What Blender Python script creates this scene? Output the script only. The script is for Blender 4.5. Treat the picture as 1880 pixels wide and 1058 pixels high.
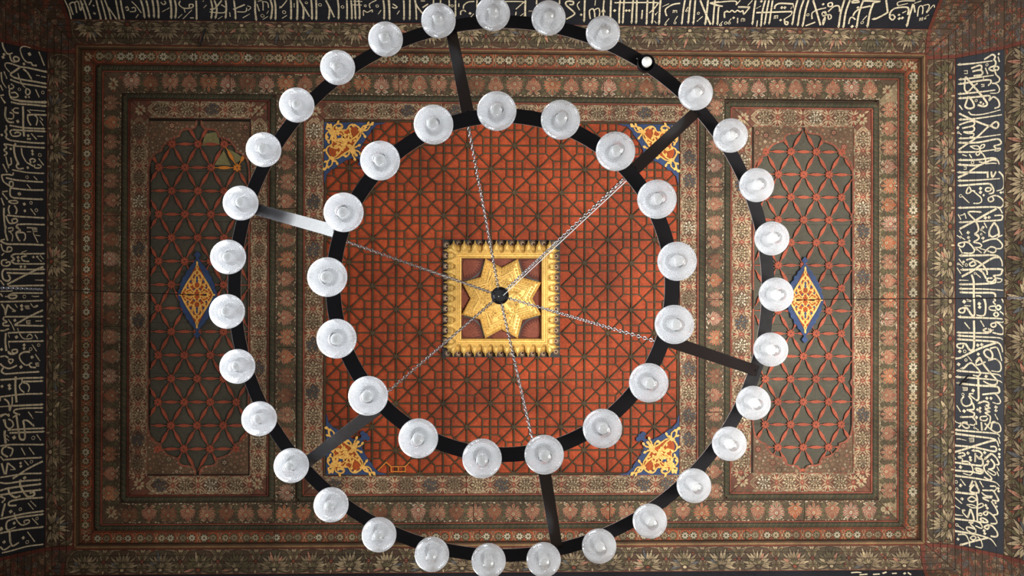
import bpy, bmesh, math, random
from mathutils import Matrix, Vector
R_ = random.Random(7)
for o in list(bpy.data.objects): bpy.data.objects.remove(o)
C = bpy.context.scene.collection
# ------------------------------------------------------------------ camera
F = 1828.0; CX = 940.0; CY = 529.0; CZ = 0.4
RM = Matrix(((0.99947425, 0.00300087, 0.03228328), (-0.00289762, 0.99999054, -0.00324431), (-0.03229271, 0.00314906, 0.99947349)))
cam = bpy.data.cameras.new('camera'); cam.sensor_width = 36.0; cam.lens = F * 36.0 / 1880.0
cam.clip_start = 0.05; cam.clip_end = 60
co = bpy.data.objects.new('camera', cam); C.objects.link(co)
m3 = Matrix(((RM[0][0], -RM[0][1], -RM[0][2]), (RM[1][0], -RM[1][1], -RM[1][2]), (RM[2][0], -RM[2][1], -RM[2][2])))
co.matrix_world = Matrix.Translation((0, 0, CZ)) @ m3.to_4x4()
bpy.context.scene.camera = co
# ------------------------------------------------------------------ world, daylight, added fill light, exposure
wd = bpy.data.worlds.new('daylight'); bpy.context.scene.world = wd; wd.use_nodes = True
bg = wd.node_tree.nodes['Background']; bg.inputs[0].default_value = (0.93, 0.97, 1.0, 1); bg.inputs[1].default_value = 1.6
vs = bpy.context.scene.view_settings
vs.view_transform = 'Standard'; vs.look = 'None'; vs.gamma = 1; vs.use_curve_mapping = False; vs.exposure = 0.0
def area(name, loc, target, sx, sy, power, col, spread=180):
    l = bpy.data.lights.new(name, 'AREA'); l.shape = 'RECTANGLE'; l.size = sx; l.size_y = sy; l.energy = power; l.color = col; l.spread = math.radians(spread)
    o = bpy.data.objects.new(name, l); C.objects.link(o); o.location = loc
    o.rotation_euler = (Vector(target) - Vector(loc)).to_track_quat('-Z', 'Y').to_euler()
    o['label'] = name.replace('_', ' ') + ' from outside the view'; o['category'] = 'light'
    return o
area('left_window_daylight', (-5.6, 1.3, 5.4), (0, 1.3, 5.0), 10.5, 1.5, 400, (.93, .97, 1.0), 95)
area('right_added_fill_light', (3.75, .5, 1.4), (3.0, .3, 8.2), 2.2, 2.6, 230, (1.0, .96, .9), 88)  # added fill light that brightens the right of the ceiling; no doorway there
# ------------------------------------------------------------------ helpers
def un(px, py, D):
    d = RM @ Vector(((px - CX) / F, (py - CY) / F, 1.0))
    return (d.x / d.z * D, d.y / d.z * D)
def ux(px, D, py=535): return un(px, py, D)[0]
def uy(py, D, px=921): return un(px, py, D)[1]
def P3(px, py, D):
    a = un(px, py, D); return Vector((a[0], a[1], D + CZ))
def ray(px, py): return RM @ Vector(((px - CX) / F, (py - CY) / F, 1.0))
WM = {}
def link(name, data, parent=None, mat=None):
    o = bpy.data.objects.new(name, data); C.objects.link(o)
    w = mat if mat is not None else Matrix.Identity(4)
    if parent is not None:
        o.parent = parent; o.matrix_parent_inverse = WM[parent].inverted()
    o.matrix_basis = w; WM[o] = w
    return o
def tag(o, label=None, cat=None, group=None, kind=None):
    if label: o['label'] = label
    if cat: o['category'] = cat
    if group: o['group'] = group
    if kind: o['kind'] = kind
    return o
def empty(name, loc, label, cat, **k):
    o = link(name, None, None, Matrix.Translation(loc)); o.empty_display_size = 0.2
    return tag(o, label, cat, **k)
def srgb(r, g, b):
    f = lambda c: (c / 255.0) / 12.92 if c <= 10 else (((c / 255.0) + 0.055) / 1.055) ** 2.4
    return (f(r), f(g), f(b), 1)
MATS = {}
def paint(name, rgb, rough=0.7, wear=0.45, scale=9.0, metal=0.0, fine=90.0, dirt=(46, 34, 26), bump=0.15):
    m = bpy.data.materials.new(name); m.use_nodes = True; nt = m.node_tree; b = nt.nodes['Principled BSDF']
    b.inputs['Roughness'].default_value = rough; b.inputs['Metallic'].default_value = metal
    b.inputs['Specular IOR Level'].default_value = 0.25
    g = nt.nodes.new('ShaderNodeNewGeometry')
    n1 = nt.nodes.new('ShaderNodeTexNoise'); n1.inputs['Scale'].default_value = scale; n1.inputs['Detail'].default_value = 6; n1.inputs['Roughness'].default_value = 0.65
    n2 = nt.nodes.new('ShaderNodeTexNoise'); n2.inputs['Scale'].default_value = fine; n2.inputs['Detail'].default_value = 3
    nt.links.new(g.outputs['Position'], n1.inputs['Vector']); nt.links.new(g.outputs['Position'], n2.inputs['Vector'])
    r1 = nt.nodes.new('ShaderNodeMapRange'); r1.inputs[1].default_value = 0.38; r1.inputs[2].default_value = 0.72; r1.inputs[3].default_value = 0; r1.inputs[4].default_value = wear
    nt.links.new(n1.outputs[0], r1.inputs[0])
    mx = nt.nodes.new('ShaderNodeMix'); mx.data_type = 'RGBA'; mx.inputs[6].default_value = srgb(*rgb); mx.inputs[7].default_value = srgb(*dirt)
    nt.links.new(r1.outputs[0], mx.inputs[0])
    r2 = nt.nodes.new('ShaderNodeMapRange'); r2.inputs[1].default_value = 0.3; r2.inputs[2].default_value = 0.75; r2.inputs[3].default_value = 1.25; r2.inputs[4].default_value = 0.65
    nt.links.new(n2.outputs[0], r2.inputs[0])
    mu = nt.nodes.new('ShaderNodeMix'); mu.data_type = 'RGBA'; mu.blend_type = 'MULTIPLY'; mu.inputs[0].default_value = 0.8
    n3 = nt.nodes.new('ShaderNodeTexNoise'); n3.inputs['Scale'].default_value = 2.2; n3.inputs['Detail'].default_value = 8; n3.inputs['Roughness'].default_value = .7; nt.links.new(g.outputs['Position'], n3.inputs['Vector'])
    r3 = nt.nodes.new('ShaderNodeMapRange'); r3.inputs[1].default_value = .35; r3.inputs[2].default_value = .68; r3.inputs[3].default_value = 1.12; r3.inputs[4].default_value = 1 - 1.1 * wear; nt.links.new(n3.outputs[0], r3.inputs[0])
    m4 = nt.nodes.new('ShaderNodeMix'); m4.data_type = 'RGBA'; m4.blend_type = 'MULTIPLY'; m4.inputs[0].default_value = .9; nt.links.new(mx.outputs[2], m4.inputs[6]); nt.links.new(r3.outputs[0], m4.inputs[7]); mx = m4
    nt.links.new(mx.outputs[2], mu.inputs[6]); nt.links.new(r2.outputs[0], mu.inputs[7]); nt.links.new(mu.outputs[2], b.inputs['Base Color'])
    if bump:
        bp = nt.nodes.new('ShaderNodeBump'); bp.inputs['Strength'].default_value = bump; bp.inputs['Distance'].default_value = 0.004
        nt.links.new(n2.outputs[0], bp.inputs['Height']); nt.links.new(bp.outputs[0], b.inputs['Normal'])
    MATS[name] = m; return m
COL = dict(
    cream=(178, 158, 124), cream2=(140, 122, 94), pale=(196, 184, 156), red=(148, 80, 62), rust=(128, 66, 44), orange=(166, 82, 48),
    green=(84, 74, 54), olive=(84, 74, 55), darkgreen=(68, 70, 54), brown=(86, 64, 47), darkbrown=(68, 51, 39), dark=(54, 41, 33),
    lotusbase=(90, 70, 52), palbase=(98, 78, 60), latbase=(112, 73, 57), rosbase=(112, 64, 44), bluegrey=(92, 94, 94), navy=(34, 37, 44),
    ink=(216, 203, 172), redline=(108, 54, 42), wood=(146, 116, 78), cornerbase=(82, 64, 50), pink=(176, 124, 100), moss=(98, 90, 62))
for k, v in COL.items(): paint('paint_' + k, v)
MATS['paint_navy'] = paint('paint_navy', COL['navy'], rough=0.45, wear=0.3)
MATS['paint_ink'] = paint('paint_ink', COL['ink'], wear=0.15)
paint('orange_board', (172, 72, 36), wear=0.5, scale=5, dirt=(120, 50, 28), fine=60)
paint('yellow_board', (208, 128, 44), wear=0.3)
paint('lath', (80, 66, 44), wear=0.5, scale=14)
paint('slate_board', (80, 77, 65), wear=0.35, scale=6, dirt=(56, 52, 48), fine=140)
paint('sage_board', (128, 122, 82), wear=0.25)
paint('spindle', (156, 78, 56), wear=0.35, scale=12, dirt=(128, 60, 40))
paint('spindle_yellow', (214, 130, 50), wear=0.2)
paint('ornament_blue', (52, 72, 112), wear=0.35, scale=12, dirt=(38, 46, 66))
paint('ornament_orange', (172, 78, 30), wear=0.35, scale=20)
paint('ornament_gold', (236, 184, 96), rough=0.45, wear=0.25, scale=30, dirt=(150, 92, 40))
paint('leaf_gold', (236, 196, 112), rough=0.38, wear=0.3, scale=40, metal=0.3, dirt=(186, 124, 48))
paint('maroon', (96, 52, 44), wear=0.3); paint('scallop', (128, 70, 54), wear=0.2)
paint('stone', (150, 145, 138), wear=0.2)
paint('plaster', (120, 100, 80), wear=0.3)
PK = list(COL.keys())
class Bm:
    """collects prisms and flat painted shapes into one mesh"""
    def __init__(s, mats): s.v = []; s.f = []; s.mi = []; s.m = list(mats); s.sm = False
    def mat(s, n):
        if n not in s.m: s.m.append(n)
        return s.m.index(n)
    def face(s, pts, n):
        b = len(s.v); s.v += [tuple(p) for p in pts]; s.f.append(tuple(range(b, b + len(pts)))); s.mi.append(s.mat(n))
    def prism(s, lo, up, n):
        k = len(lo); b = len(s.v); s.v += [tuple(p) for p in lo] + [tuple(p) for p in up]; i = s.mat(n)
        s.f.append(tuple(range(b, b + k))); s.f.append(tuple(range(b + 2 * k - 1, b + k - 1, -1)))
        for j in range(k): s.f.append((b + j, b + (j + 1) % k, b + k + (j + 1) % k, b + k + j)[::-1])
        s.mi += [i] * (k + 2)
    def quads(s, rows, n, close=False):
        b = len(s.v); w = len(rows[0]); i = s.mat(n)
        for r in rows: s.v += [tuple(p) for p in r]
        for a in range(len(rows) - 1):
            for c in range(w if close else w - 1):
                d = (c + 1) % w
                s.f.append((b + a * w + c, b + a * w + d, b + (a + 1) * w + d, b + (a + 1) * w + c)); s.mi.append(i)
    def mesh(s, name, smooth=False):
        me = bpy.data.meshes.new(name); me.from_pydata(s.v, [], s.f)
        for n in s.m: me.materials.append(MATS[n])
        me.polygons.foreach_set('material_index', s.mi)
        if smooth: me.polygons.foreach_set('use_smooth', [True] * len(s.f))
        me.update(); return me
    def obj(s, name, parent=None, mat=None, smooth=False):
        return link(name, s.mesh(name, smooth), parent, mat)
def tube(b, pts, r, n, seg=6, half=False, taper=None):
    rows = []
    for i, p in enumerate(pts):
        a = Vector(pts[max(i - 1, 0)]); c = Vector(pts[min(i + 1, len(pts) - 1)]); t = (c - a).normalized()
        up = Vector((0, 0, 1)) if abs(t.z) < 0.9 else Vector((1, 0, 0))
        x = t.cross(up).normalized(); y = t.cross(x).normalized(); rr = r * (taper[i] if taper else 1)
        rows.append([Vector(p) + (x * math.cos(2 * math.pi * k / seg) + y * math.sin(2 * math.pi * k / seg)) * rr for k in range(seg)])
    b.quads(rows, n, True); b.face(rows[0], n); b.face(rows[-1][::-1], n)
def smooth_pts(pts, k=4):
    if len(pts) < 3: return [tuple(p) for p in pts]
    out = []
    for i in range(len(pts) - 1):
        p0 = pts[max(i - 1, 0)]; p1 = pts[i]; p2 = pts[i + 1]; p3 = pts[min(i + 2, len(pts) - 1)]
        for j in range(k):
            t = j / k
            out.append(tuple(0.5 * (2 * b + (c - a) * t + (2 * a - 5 * b + 4 * c - d) * t * t + (3 * b - a - 3 * c + d) * t ** 3) for a, b, c, d in zip(p0, p1, p2, p3)))
    out.append(tuple(pts[-1])); return out
# ---- flat painted shapes, in (s, t) units along and across a board: lists of (layer, colour, points)
def leaf(x, y, ang, ln, wd):
    c, s = math.cos(ang), math.sin(ang)
    q = [(0, 0), (.25, .36), (.55, .5), (.82, .3), (1, 0), (.82, -.3), (.55, -.5), (.25, -.36)]
    return [(x + c * a * ln - s * b * wd, y + s * a * ln + c * b * wd) for a, b in q]
def ell(x, y, rx, ry, n=8, rot=0):
    return [(x + rx * math.cos(2 * math.pi * (i + rot) / n), y + ry * math.sin(2 * math.pi * (i + rot) / n)) for i in range(n)]
def stroke(pts, w, w2=None, k=4, head=False):
    p = smooth_pts(pts, k); n = len(p); out = []; w2 = w if w2 is None else w2
    L = []; R = []
    for i in range(n):
        a = p[max(i - 1, 0)]; c = p[min(i + 1, n - 1)]; dx = c[0] - a[0]; dy = c[1] - a[1]; d = math.hypot(dx, dy) or 1
        ww = (w + (w2 - w) * i / (n - 1)) / 2
        L.append((p[i][0] - dy / d * ww, p[i][1] + dx / d * ww)); R.append((p[i][0] + dy / d * ww, p[i][1] - dx / d * ww))
    for i in range(n - 1): out.append([L[i], L[i + 1], R[i + 1], R[i]])
    if head:
        a, c = p[0], p[1]; dx = c[0] - a[0]; dy = c[1] - a[1]; d = math.hypot(dx, dy) or 1; dx /= d; dy /= d
        out.append([(a[0] - dx * w * .9 - dy * w * .1, a[1] - dy * w * .9 + dx * w * .1), (a[0] + dx * w * .9 - dy * w * .95, a[1] + dy * w * .9 + dx * w * .95), (a[0] + dx * w * .3 + dy * w * .55, a[1] + dy * w * .3 - dx * w * .55)])
    return out
def area2(p): return sum(p[i][0] * p[(i + 1) % len(p)][1] - p[(i + 1) % len(p)][0] * p[i][1] for i in range(len(p)))
def clip(poly, conv):
    out = poly; n = len(conv); sg = 1 if area2(conv) > 0 else -1
    for i in range(n):
        a = conv[i]; b = conv[(i + 1) % n]; inp = out; out = []
        if not inp: return []
        ex, ey = b[0] - a[0], b[1] - a[1]
        f = [sg * (ex * (q[1] - a[1]) - ey * (q[0] - a[0])) for q in inp]
        for j in range(len(inp)):
            k = (j + 1) % len(inp)
            if f[j] >= 0: out.append(inp[j])
            if (f[j] >= 0) != (f[k] >= 0):
                t = f[j] / (f[j] - f[k]); out.append((inp[j][0] + t * (inp[k][0] - inp[j][0]), inp[j][1] + t * (inp[k][1] - inp[j][1])))
    return out if len(out) >= 3 and abs(area2(out)) > 1e-9 else []
def shrink(poly, g):
    cx = sum(p[0] for p in poly) / len(poly); cy = sum(p[1] for p in poly) / len(poly); out = []
    n = len(poly); sg = 1 if area2(poly) > 0 else -1
    ed = []
    for i in range(n):
        a = poly[i]; b = poly[(i + 1) % n]; dx = b[0] - a[0]; dy = b[1] - a[1]; d = math.hypot(dx, dy) or 1
        ed.append(((a[0] - sg * dy / d * g, a[1] + sg * dx / d * g), (dx / d, dy / d)))
    for i in range(n):
        (p, u), (q, v) = ed[i - 1], ed[i]; det = u[0] * v[1] - u[1] * v[0]
        if abs(det) < 1e-6: out.append(q); continue
        t = ((q[0] - p[0]) * v[1] - (q[1] - p[1]) * v[0]) / det; out.append((p[0] + u[0] * t, p[1] + u[1] * t))
    return out
LY = 0.0007
def board(name, parent, poly, fmap, base, thick, shapes=(), gap=0.002, jitter=0.0):
    """one board: a prism over a convex outline plus the painted shapes cut to it. fmap(s,t,h)->world, h = distance proud towards the room"""
    q = shrink(poly, gap); b = Bm([base]); j = R_.uniform(-jitter, jitter)
    b.prism([fmap(s, t, j) for s, t in q], [fmap(s, t, j - thick) for s, t in q], base)
    bb = (min(p[0] for p in q), max(p[0] for p in q), min(p[1] for p in q), max(p[1] for p in q))
    q2 = shrink(q, 0.0008)
    for si, (ly, cn, pts) in enumerate(shapes):
        if max(p[0] for p in pts) < bb[0] or min(p[0] for p in pts) > bb[1] or max(p[1] for p in pts) < bb[2] or min(p[1] for p in pts) > bb[3]: continue
        c = clip(pts, q2)
        if c: b.face([fmap(s, t, j + LY * (ly + .006 * (si % 29))) for s, t in c], 'paint_' + cn)
    return b.obj(name, parent)
# ------------------------------------------------------------------ painted repeats (unit: metres, w = band width, t = 0 inner edge)
def V(x, a=.12): return x * R_.uniform(1 - a, 1 + a)
def lotus(s0, w, P):
    o = []; by = .80 * w
    cr = R_.choice(['cream', 'cream2', 'cream2', 'moss', 'cream2'])
    o += [(1, 'darkbrown', ell(s0, .5 * w, .45 * P, .48 * w, 12)), (1.3, R_.choice(['brown', 'lotusbase', 'olive']), ell(s0, .5 * w, .43 * P, .455 * w, 12))]
    for sg in (-1, 1):
        for q in stroke([(s0 + sg * .04 * P, .98 * w), (s0 + sg * .36 * P, .9 * w), (s0 + sg * .46 * P, .5 * w), (s0 + sg * .32 * P, .1 * w), (s0 + sg * .1 * P, .04 * w)], .03 * w): o.append((2, 'cream2', q))
        for kk in range(4):
            a = R_.uniform(0, 6.28); x = s0 + sg * V(.33) * P; y = (.1 + .25 * kk) * w
            o.append((2.4, 'dark', leaf(x, y, a, .2 * w, .1 * w))); o.append((2.7, R_.choice(['cream2', 'moss', 'rust', 'cream2']), leaf(x, y, a, .17 * w, .065 * w)))
    for i in range(15):
        k = i - 7; a = -math.pi / 2 + k * .26 + R_.uniform(-.04, .04); ln = w * (.66 if i % 2 == 0 else .52) * (1 - .035 * abs(k)); x = s0 + math.cos(a) * .12 * w; y = by - .04 * w + math.sin(a) * .08 * w
        o.append((3 + i % 2, 'dark', leaf(x, y, a, ln * 1.04, .18 * w)))
        o.append((4.4 + i % 2, cr if i % 3 else R_.choice(['cream', 'cream2', 'pink', 'bluegrey', 'moss']), leaf(x + math.cos(a) * .02 * w, y + math.sin(a) * .02 * w, a, ln * .94, .1 * w)))
        o.append((5.6 + .1 * (i % 2), 'darkbrown', leaf(x + math.cos(a) * .05 * w, y + math.sin(a) * .05 * w, a, ln * .5, .022 * w)))
    for i in range(5):
        a = -math.pi / 2 + (i - 2) * .5
        o.append((6.4, 'dark', leaf(s0, by - .03 * w, a, .3 * w, .14 * w))); o.append((6.8, R_.choice(['cream2', 'moss']), leaf(s0, by - .03 * w, a, .26 * w, .09 * w)))
    o.append((7.2, 'dark', ell(s0, by + .02 * w, .13 * w, .1 * w))); o.append((7.6, R_.choice(['cream', 'rust', 'olive', 'cream']), ell(s0, by + .02 * w, .08 * w, .06 * w)))
    for sg in (-1, 1):
        o.append((3, 'cream2', leaf(s0 + sg * .1 * w, .93 * w, math.pi / 2 - sg * 1.3, .34 * w, .1 * w)))
    s1 = s0 + P / 2
    for sg in (-1, 1):
        for tg in (-1, 1):
            pts = [(s1, .5 * w), (s1 + sg * .1 * P, (.5 + tg * .16) * w), (s1 + sg * .07 * P, (.5 + tg * .32) * w), (s1 + sg * .17 * P, (.5 + tg * .45) * w)]
            for q in stroke(pts, .1 * w, .06 * w): o.append((2, 'dark', q))
            for q in stroke(pts, .055 * w, .03 * w): o.append((2.5, 'cream2', q))
            o.append((3, 'moss', leaf(s1 + sg * .03 * P, (.5 + tg * .16) * w, math.atan2(tg, sg * .5), .24 * w, .1 * w)))
            o.append((3, 'cream', leaf(s1 + sg * .02 * P, (.5 + tg * .34) * w, tg * math.pi / 2 + .3 * sg, .16 * w, .05 * w)))
        o.append((3, 'cream', ell(s1 + sg * .19 * P, .06 * w, .025 * w, .025 * w, 6))); o.append((3, 'cream', ell(s1, .5 * w + sg * .42 * w, .03 * w, .04 * w, 6)))
    o.append((3.4, 'dark', ell(s1, .5 * w, .1 * w, .1 * w))); o.append((3.8, R_.choice(['red', 'rust', 'rust']), ell(s1, .5 * w, .065 * w, .065 * w)))
    return o
def palmette(s0, w, P, up):
    P0 = P; o = []; f = (lambda t: t) if up else (lambda t: w - t)
    sg = 1 if up else -1; by = f(.68 * w); tone = R_.choice([('cream', 'red'), ('cream', 'red'), ('cream2', 'rust'), ('cream', 'orange'), ('pale', 'red'), ('cream', 'red')])
    o.append((1, R_.choice(['cream2', 'brown', 'lotusbase', 'brown']), ell(s0, f(.5 * w), .33 * P, .46 * w, 12)))
    for j in range(10):
        x = s0 + R_.uniform(-.42, .42) * P; y = R_.uniform(.08, .92) * w; a = R_.uniform(0, 6.28)
        o.append((1.3, R_.choice(['dark', 'brown', 'green', 'cream']), leaf(x, y, a, .14 * w, .06 * w)))
    for i in range(9):
        k = i - 4; a = -sg * math.pi / 2 + k * .37; ln = w * (.62 - .035 * abs(k)); wd = .15 * w
        x1, y1 = s0 + math.cos(a) * ln * .42, by + math.sin(a) * ln * .5
        a2 = a + .5 * (1 if k > 0 else -1 if k < 0 else 0) * sg
        for ly, cn, g in ((2, 'dark', 1.3), (3, tone[0], .98), (4, tone[1], .66), (4.8, tone[0], .12)):
            o.append((ly + .3 * (i % 2), cn, leaf(s0, by, math.atan2(y1 - by, x1 - s0), ln * .6, wd * g))); o.append((ly + .3 * (i % 2) + .05, cn, leaf(x1 - .05 * w * math.cos(a2), y1 - .05 * w * math.sin(a2), a2, ln * (.56 if g > .6 else .4), wd * g)))
    for sd in (-1, 1):
        for q_, ww in ((.35, .3), (.9, .24)):
            aa = math.atan2(sg * q_, sd); o.append((3.5, 'dark', leaf(s0 + sd * .03 * w, f(.76 * w), aa, (ww + .04) * w, .14 * w))); o.append((3.8, tone[0], leaf(s0 + sd * .04 * w, f(.76 * w), aa, ww * w, .1 * w))); o.append((4.5, tone[1], leaf(s0 + sd * .05 * w, f(.77 * w), aa, ww * .7 * w, .045 * w)))
    o.append((5.2, tone[1], ell(s0, f(.63 * w), .12 * w, .13 * w))); o.append((5.6, tone[0], ell(s0, f(.61 * w), .08 * w, .09 * w))); o.append((5.9, 'cream2', ell(s0, f(.62 * w), .035 * w, .04 * w, 6)))
    s1 = s0 + P / 2; gw = V(.21) * P
    ps = [(s1 - sg * .1 * P, .1 * w), (s1 + sg * .05 * P, .3 * w), (s1 + sg * .0 * P, .5 * w), (s1 - sg * .05 * P, .7 * w), (s1 + sg * .1 * P, .9 * w)]
    for q in stroke(ps, gw * 1.2): o.append((1.5, 'darkbrown', q))
    for q in stroke(ps, gw): o.append((1.9, R_.choice(['green', 'green', 'moss']), q))
    for t in (.045, .955):
        for j in range(6):
            x = s0 + (j - 2.5 + R_.uniform(-.3, .3)) * .17 * P
            if R_.random() < .8: o.append((2.8, R_.choice(['cream2', 'cream', 'pale', 'cream']), leaf(x, t * w, R_.uniform(-.5, .5), .16 * P, .07 * w)))
            o.append((3.4, 'dark', leaf(x, t * w, R_.uniform(-.9, .9), .08 * P, .04 * w)))
    return o
def lattice(s0, w, P):
    o = []; cr = R_.choice(['cream', 'cream', 'pale', 'bluegrey', 'cream2', 'cream']); rb = R_.choice(['cream', 'cream', 'cream2'])
    for sg in (-1, 1):
        o.append((.6, 'cream2', [(s0 - .5 * P, (.5 + sg * .5) * w), (s0 - .3 * P, (.5 + sg * .2) * w), (s0 + .3 * P, (.5 + sg * .2) * w), (s0 + .5 * P, (.5 + sg * .5) * w)]))
        pts = [(s0 - P / 2 + P * i / 6, (.5 + sg * .38 * math.sin(math.pi * i / 6) ** .8) * w) for i in range(7)]
        for q in stroke(pts, .24 * w, k=2): o.append((1.5, 'redline', q))
        for q in stroke(pts, .185 * w, k=2): o.append((2, rb, q))
        for g in (-.045, .035):
            for q in stroke([(x, y + g * w * sg) for x, y in pts], .02 * w, k=2): o.append((2.5, 'redline', q))
        for kk in (1, 2, 4, 5):
            x, y = pts[kk]; o.append((2.8, 'pale', leaf(x, y, (.5 if kk < 3 else -.5) * sg + R_.uniform(-.2, .2), .16 * w, .06 * w))); o.append((2.7, 'redline', leaf(x - .04 * w, y + sg * .05 * w, (-.9 if kk < 3 else .9) * sg, .13 * w, .05 * w)))
        x = s0 + P / 2
        for a in (-1.05, -.5, 0, .5, 1.05):
            o.append((3, 'redline', leaf(x, (.5 + sg * .12) * w, sg * math.pi / 2 + a, .36 * w, .13 * w))); o.append((3.4, 'cream' if a else 'red', leaf(x, (.5 + sg * .14) * w, sg * math.pi / 2 + a, .3 * w, .08 * w)))
        for sd in (-.13, 0, .13): o.append((3.6, 'cream' if sd else 'pale', ell(x + sd * w, (.5 + sg * (.46 - abs(sd) * .5)) * w, .035 * w, .03 * w, 6)))
        o.append((3.0, 'red', ell(s0, (.5 + sg * .475) * w, .07 * w, .04 * w, 6)))
        for sd in (-1, 1): o.append((3.1, 'red', leaf(s0 + sd * .1 * P, (.5 + sg * .47) * w, 0 if sd > 0 else math.pi, .2 * P, .07 * w))); o.append((3.3, 'cream', ell(s0 + sd * .32 * P, (.5 + sg * .42) * w, .03 * w, .025 * w, 6)))
    o.append((1.2, 'latbase', ell(s0, .5 * w, .33 * P, .3 * w, 8)))
    for ly, R0, n, ln, wd in ((3, .17, 10, .2, .15), (3.8, .07, 8, .17, .13), (4.6, .0, 6, .12, .1)):
        for i in range(n):
            a = 2 * math.pi * (i + .5 * (ly > 3.5)) / n; x = s0 + math.cos(a) * R0 * w * 1.15; y = .5 * w + math.sin(a) * R0 * w
            o.append((ly, 'darkbrown', leaf(x - math.cos(a) * .012 * w, y - math.sin(a) * .012 * w, a, (ln + .02) * w, (wd + .012) * w))); o.append((ly + .4, cr if i % 4 else 'cream2', leaf(x, y, a, (ln - .02) * w, (wd - .035) * w)))
    o.append((5.4, 'dark', ell(s0, .5 * w, .05 * w, .05 * w))); o.append((5.7, 'red', ell(s0, .5 * w, .03 * w, .03 * w, 6)))
    o.append((3.7, 'red', ell(s0 + P / 2, .5 * w, .13 * w, .16 * w, 4))); o.append((4.2, 'cream', ell(s0 + P / 2, .5 * w, .035 * w, .035 * w, 6)))
    return o
def daisy(s0, t0, r, cr='pale', core='green', n=8, ly=3):
    o = []
    for i in range(n):
        a = 2 * math.pi * (i + .5) / n; o.append((ly, cr, leaf(s0 + math.cos(a) * r * .22, t0 + math.sin(a) * r * .22, a, r * .75, r * .42)))
    o.append((ly + .5, core, ell(s0, t0, r * .26, r * .26, 6))); return o
def rosettes(s0, w, P):
    o = []
    for q in (-.25, .17):
        s = s0 + q * P; o.append((1, 'orange' if R_.random() < .4 else 'rust', ell(s, .5 * w, .42 * w, .46 * w, 10))); o.append((2, R_.choice(['olive', 'brown', 'green']), ell(s, .5 * w, .33 * w, .37 * w, 10)))
        o += daisy(s, .5 * w, .29 * w, R_.choice(['pale', 'cream', 'cream2']))
    s = s0 + .48 * P
    for sg in (-1, 1):
        for tg in (-1, 1):
            for q in stroke([(s, .5 * w), (s + sg * .06 * P, (.5 + tg * .2) * w), (s + sg * .03 * P, (.5 + tg * .42) * w)], .06 * w): o.append((2.4, 'cream2', q))
            o.append((1.5, 'orange', leaf(s, (.5 + tg * .08) * w, tg * math.pi / 2 + sg * .6, .38 * w, .16 * w)))
    o.append((3, 'pale', ell(s0 - .04 * P, .5 * w, .05 * w, .06 * w, 6))); o.append((3, 'cream', ell(s, .5 * w, .07 * w, .07 * w, 6)))
    o.append((3, 'pale', ell(s0 - .04 * P, .12 * w, .03 * w, .04 * w, 5))); o.append((3, 'pale', ell(s0 - .04 * P, .88 * w, .03 * w, .04 * w, 5)))
    return o
def swirls(s0, s1, w, dens, base=('bluegrey', 'rust', 'cream2', 'red')):
    o = []
    for i in range(int((s1 - s0) * w * dens)):
        x = R_.uniform(s0, s1); y = R_.uniform(0, w); r = R_.uniform(.012, .03); a = R_.uniform(0, 6.3); g = R_.choice((-1, 1))
        if i % 5 == 0: o += daisy(x, y, r * .8, 'cream2', 'red', 5); continue
        c = base[i % len(base)]
        for q in stroke([(x + r * math.cos(a + g * k * .9) * (1 - k * .12), y + r * math.sin(a + g * k * .9) * (1 - k * .12)) for k in range(6)], .006, .003, 2): o.append((1.5 + (i % 3) * .5, c, q))
        o.append((3, c, leaf(x, y, a, r * .9, r * .5)))
    return o
# ------------------------------------------------------------------ levels (distance above the camera)
DP = 8.0
floor = Bm(['stone']); floor.prism([(-7, -6, -.1), (7, -6, -.1), (7, 6, -.1), (-7, 6, -.1)], [(-7, -6, 0), (7, -6, 0), (7, 6, 0), (-7, 6, 0)], 'stone')
tag(floor.obj('floor'), 'pale stone floor below the painted ceiling', 'floor', kind='structure')
def zf(D): return lambda x, y, h: (x, y, CZ + D - h)
slab = Bm(['plaster']); X0, X1, Y0, Y1 = ux(120, 8), ux(1715, 8), uy(75, 8), uy(1020, 8)
slab.prism([(X0, Y0, CZ + 8.06), (X1, Y0, CZ + 8.06), (X1, Y1, CZ + 8.06), (X0, Y1, CZ + 8.06)], [(X0, Y0, CZ + 8.2), (X1, Y0, CZ + 8.2), (X1, Y1, CZ + 8.2), (X0, Y1, CZ + 8.2)], 'plaster')
ceil = slab.obj('ceiling'); tag(ceil, 'painted wooden ceiling of nested flower borders and rope mouldings around three coffers', 'ceiling', kind='structure')
def rect(x0, y0, x1, y1, D): return [ux(x0, D), uy(y0, D), ux(x1, D), uy(y1, D)]
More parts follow.
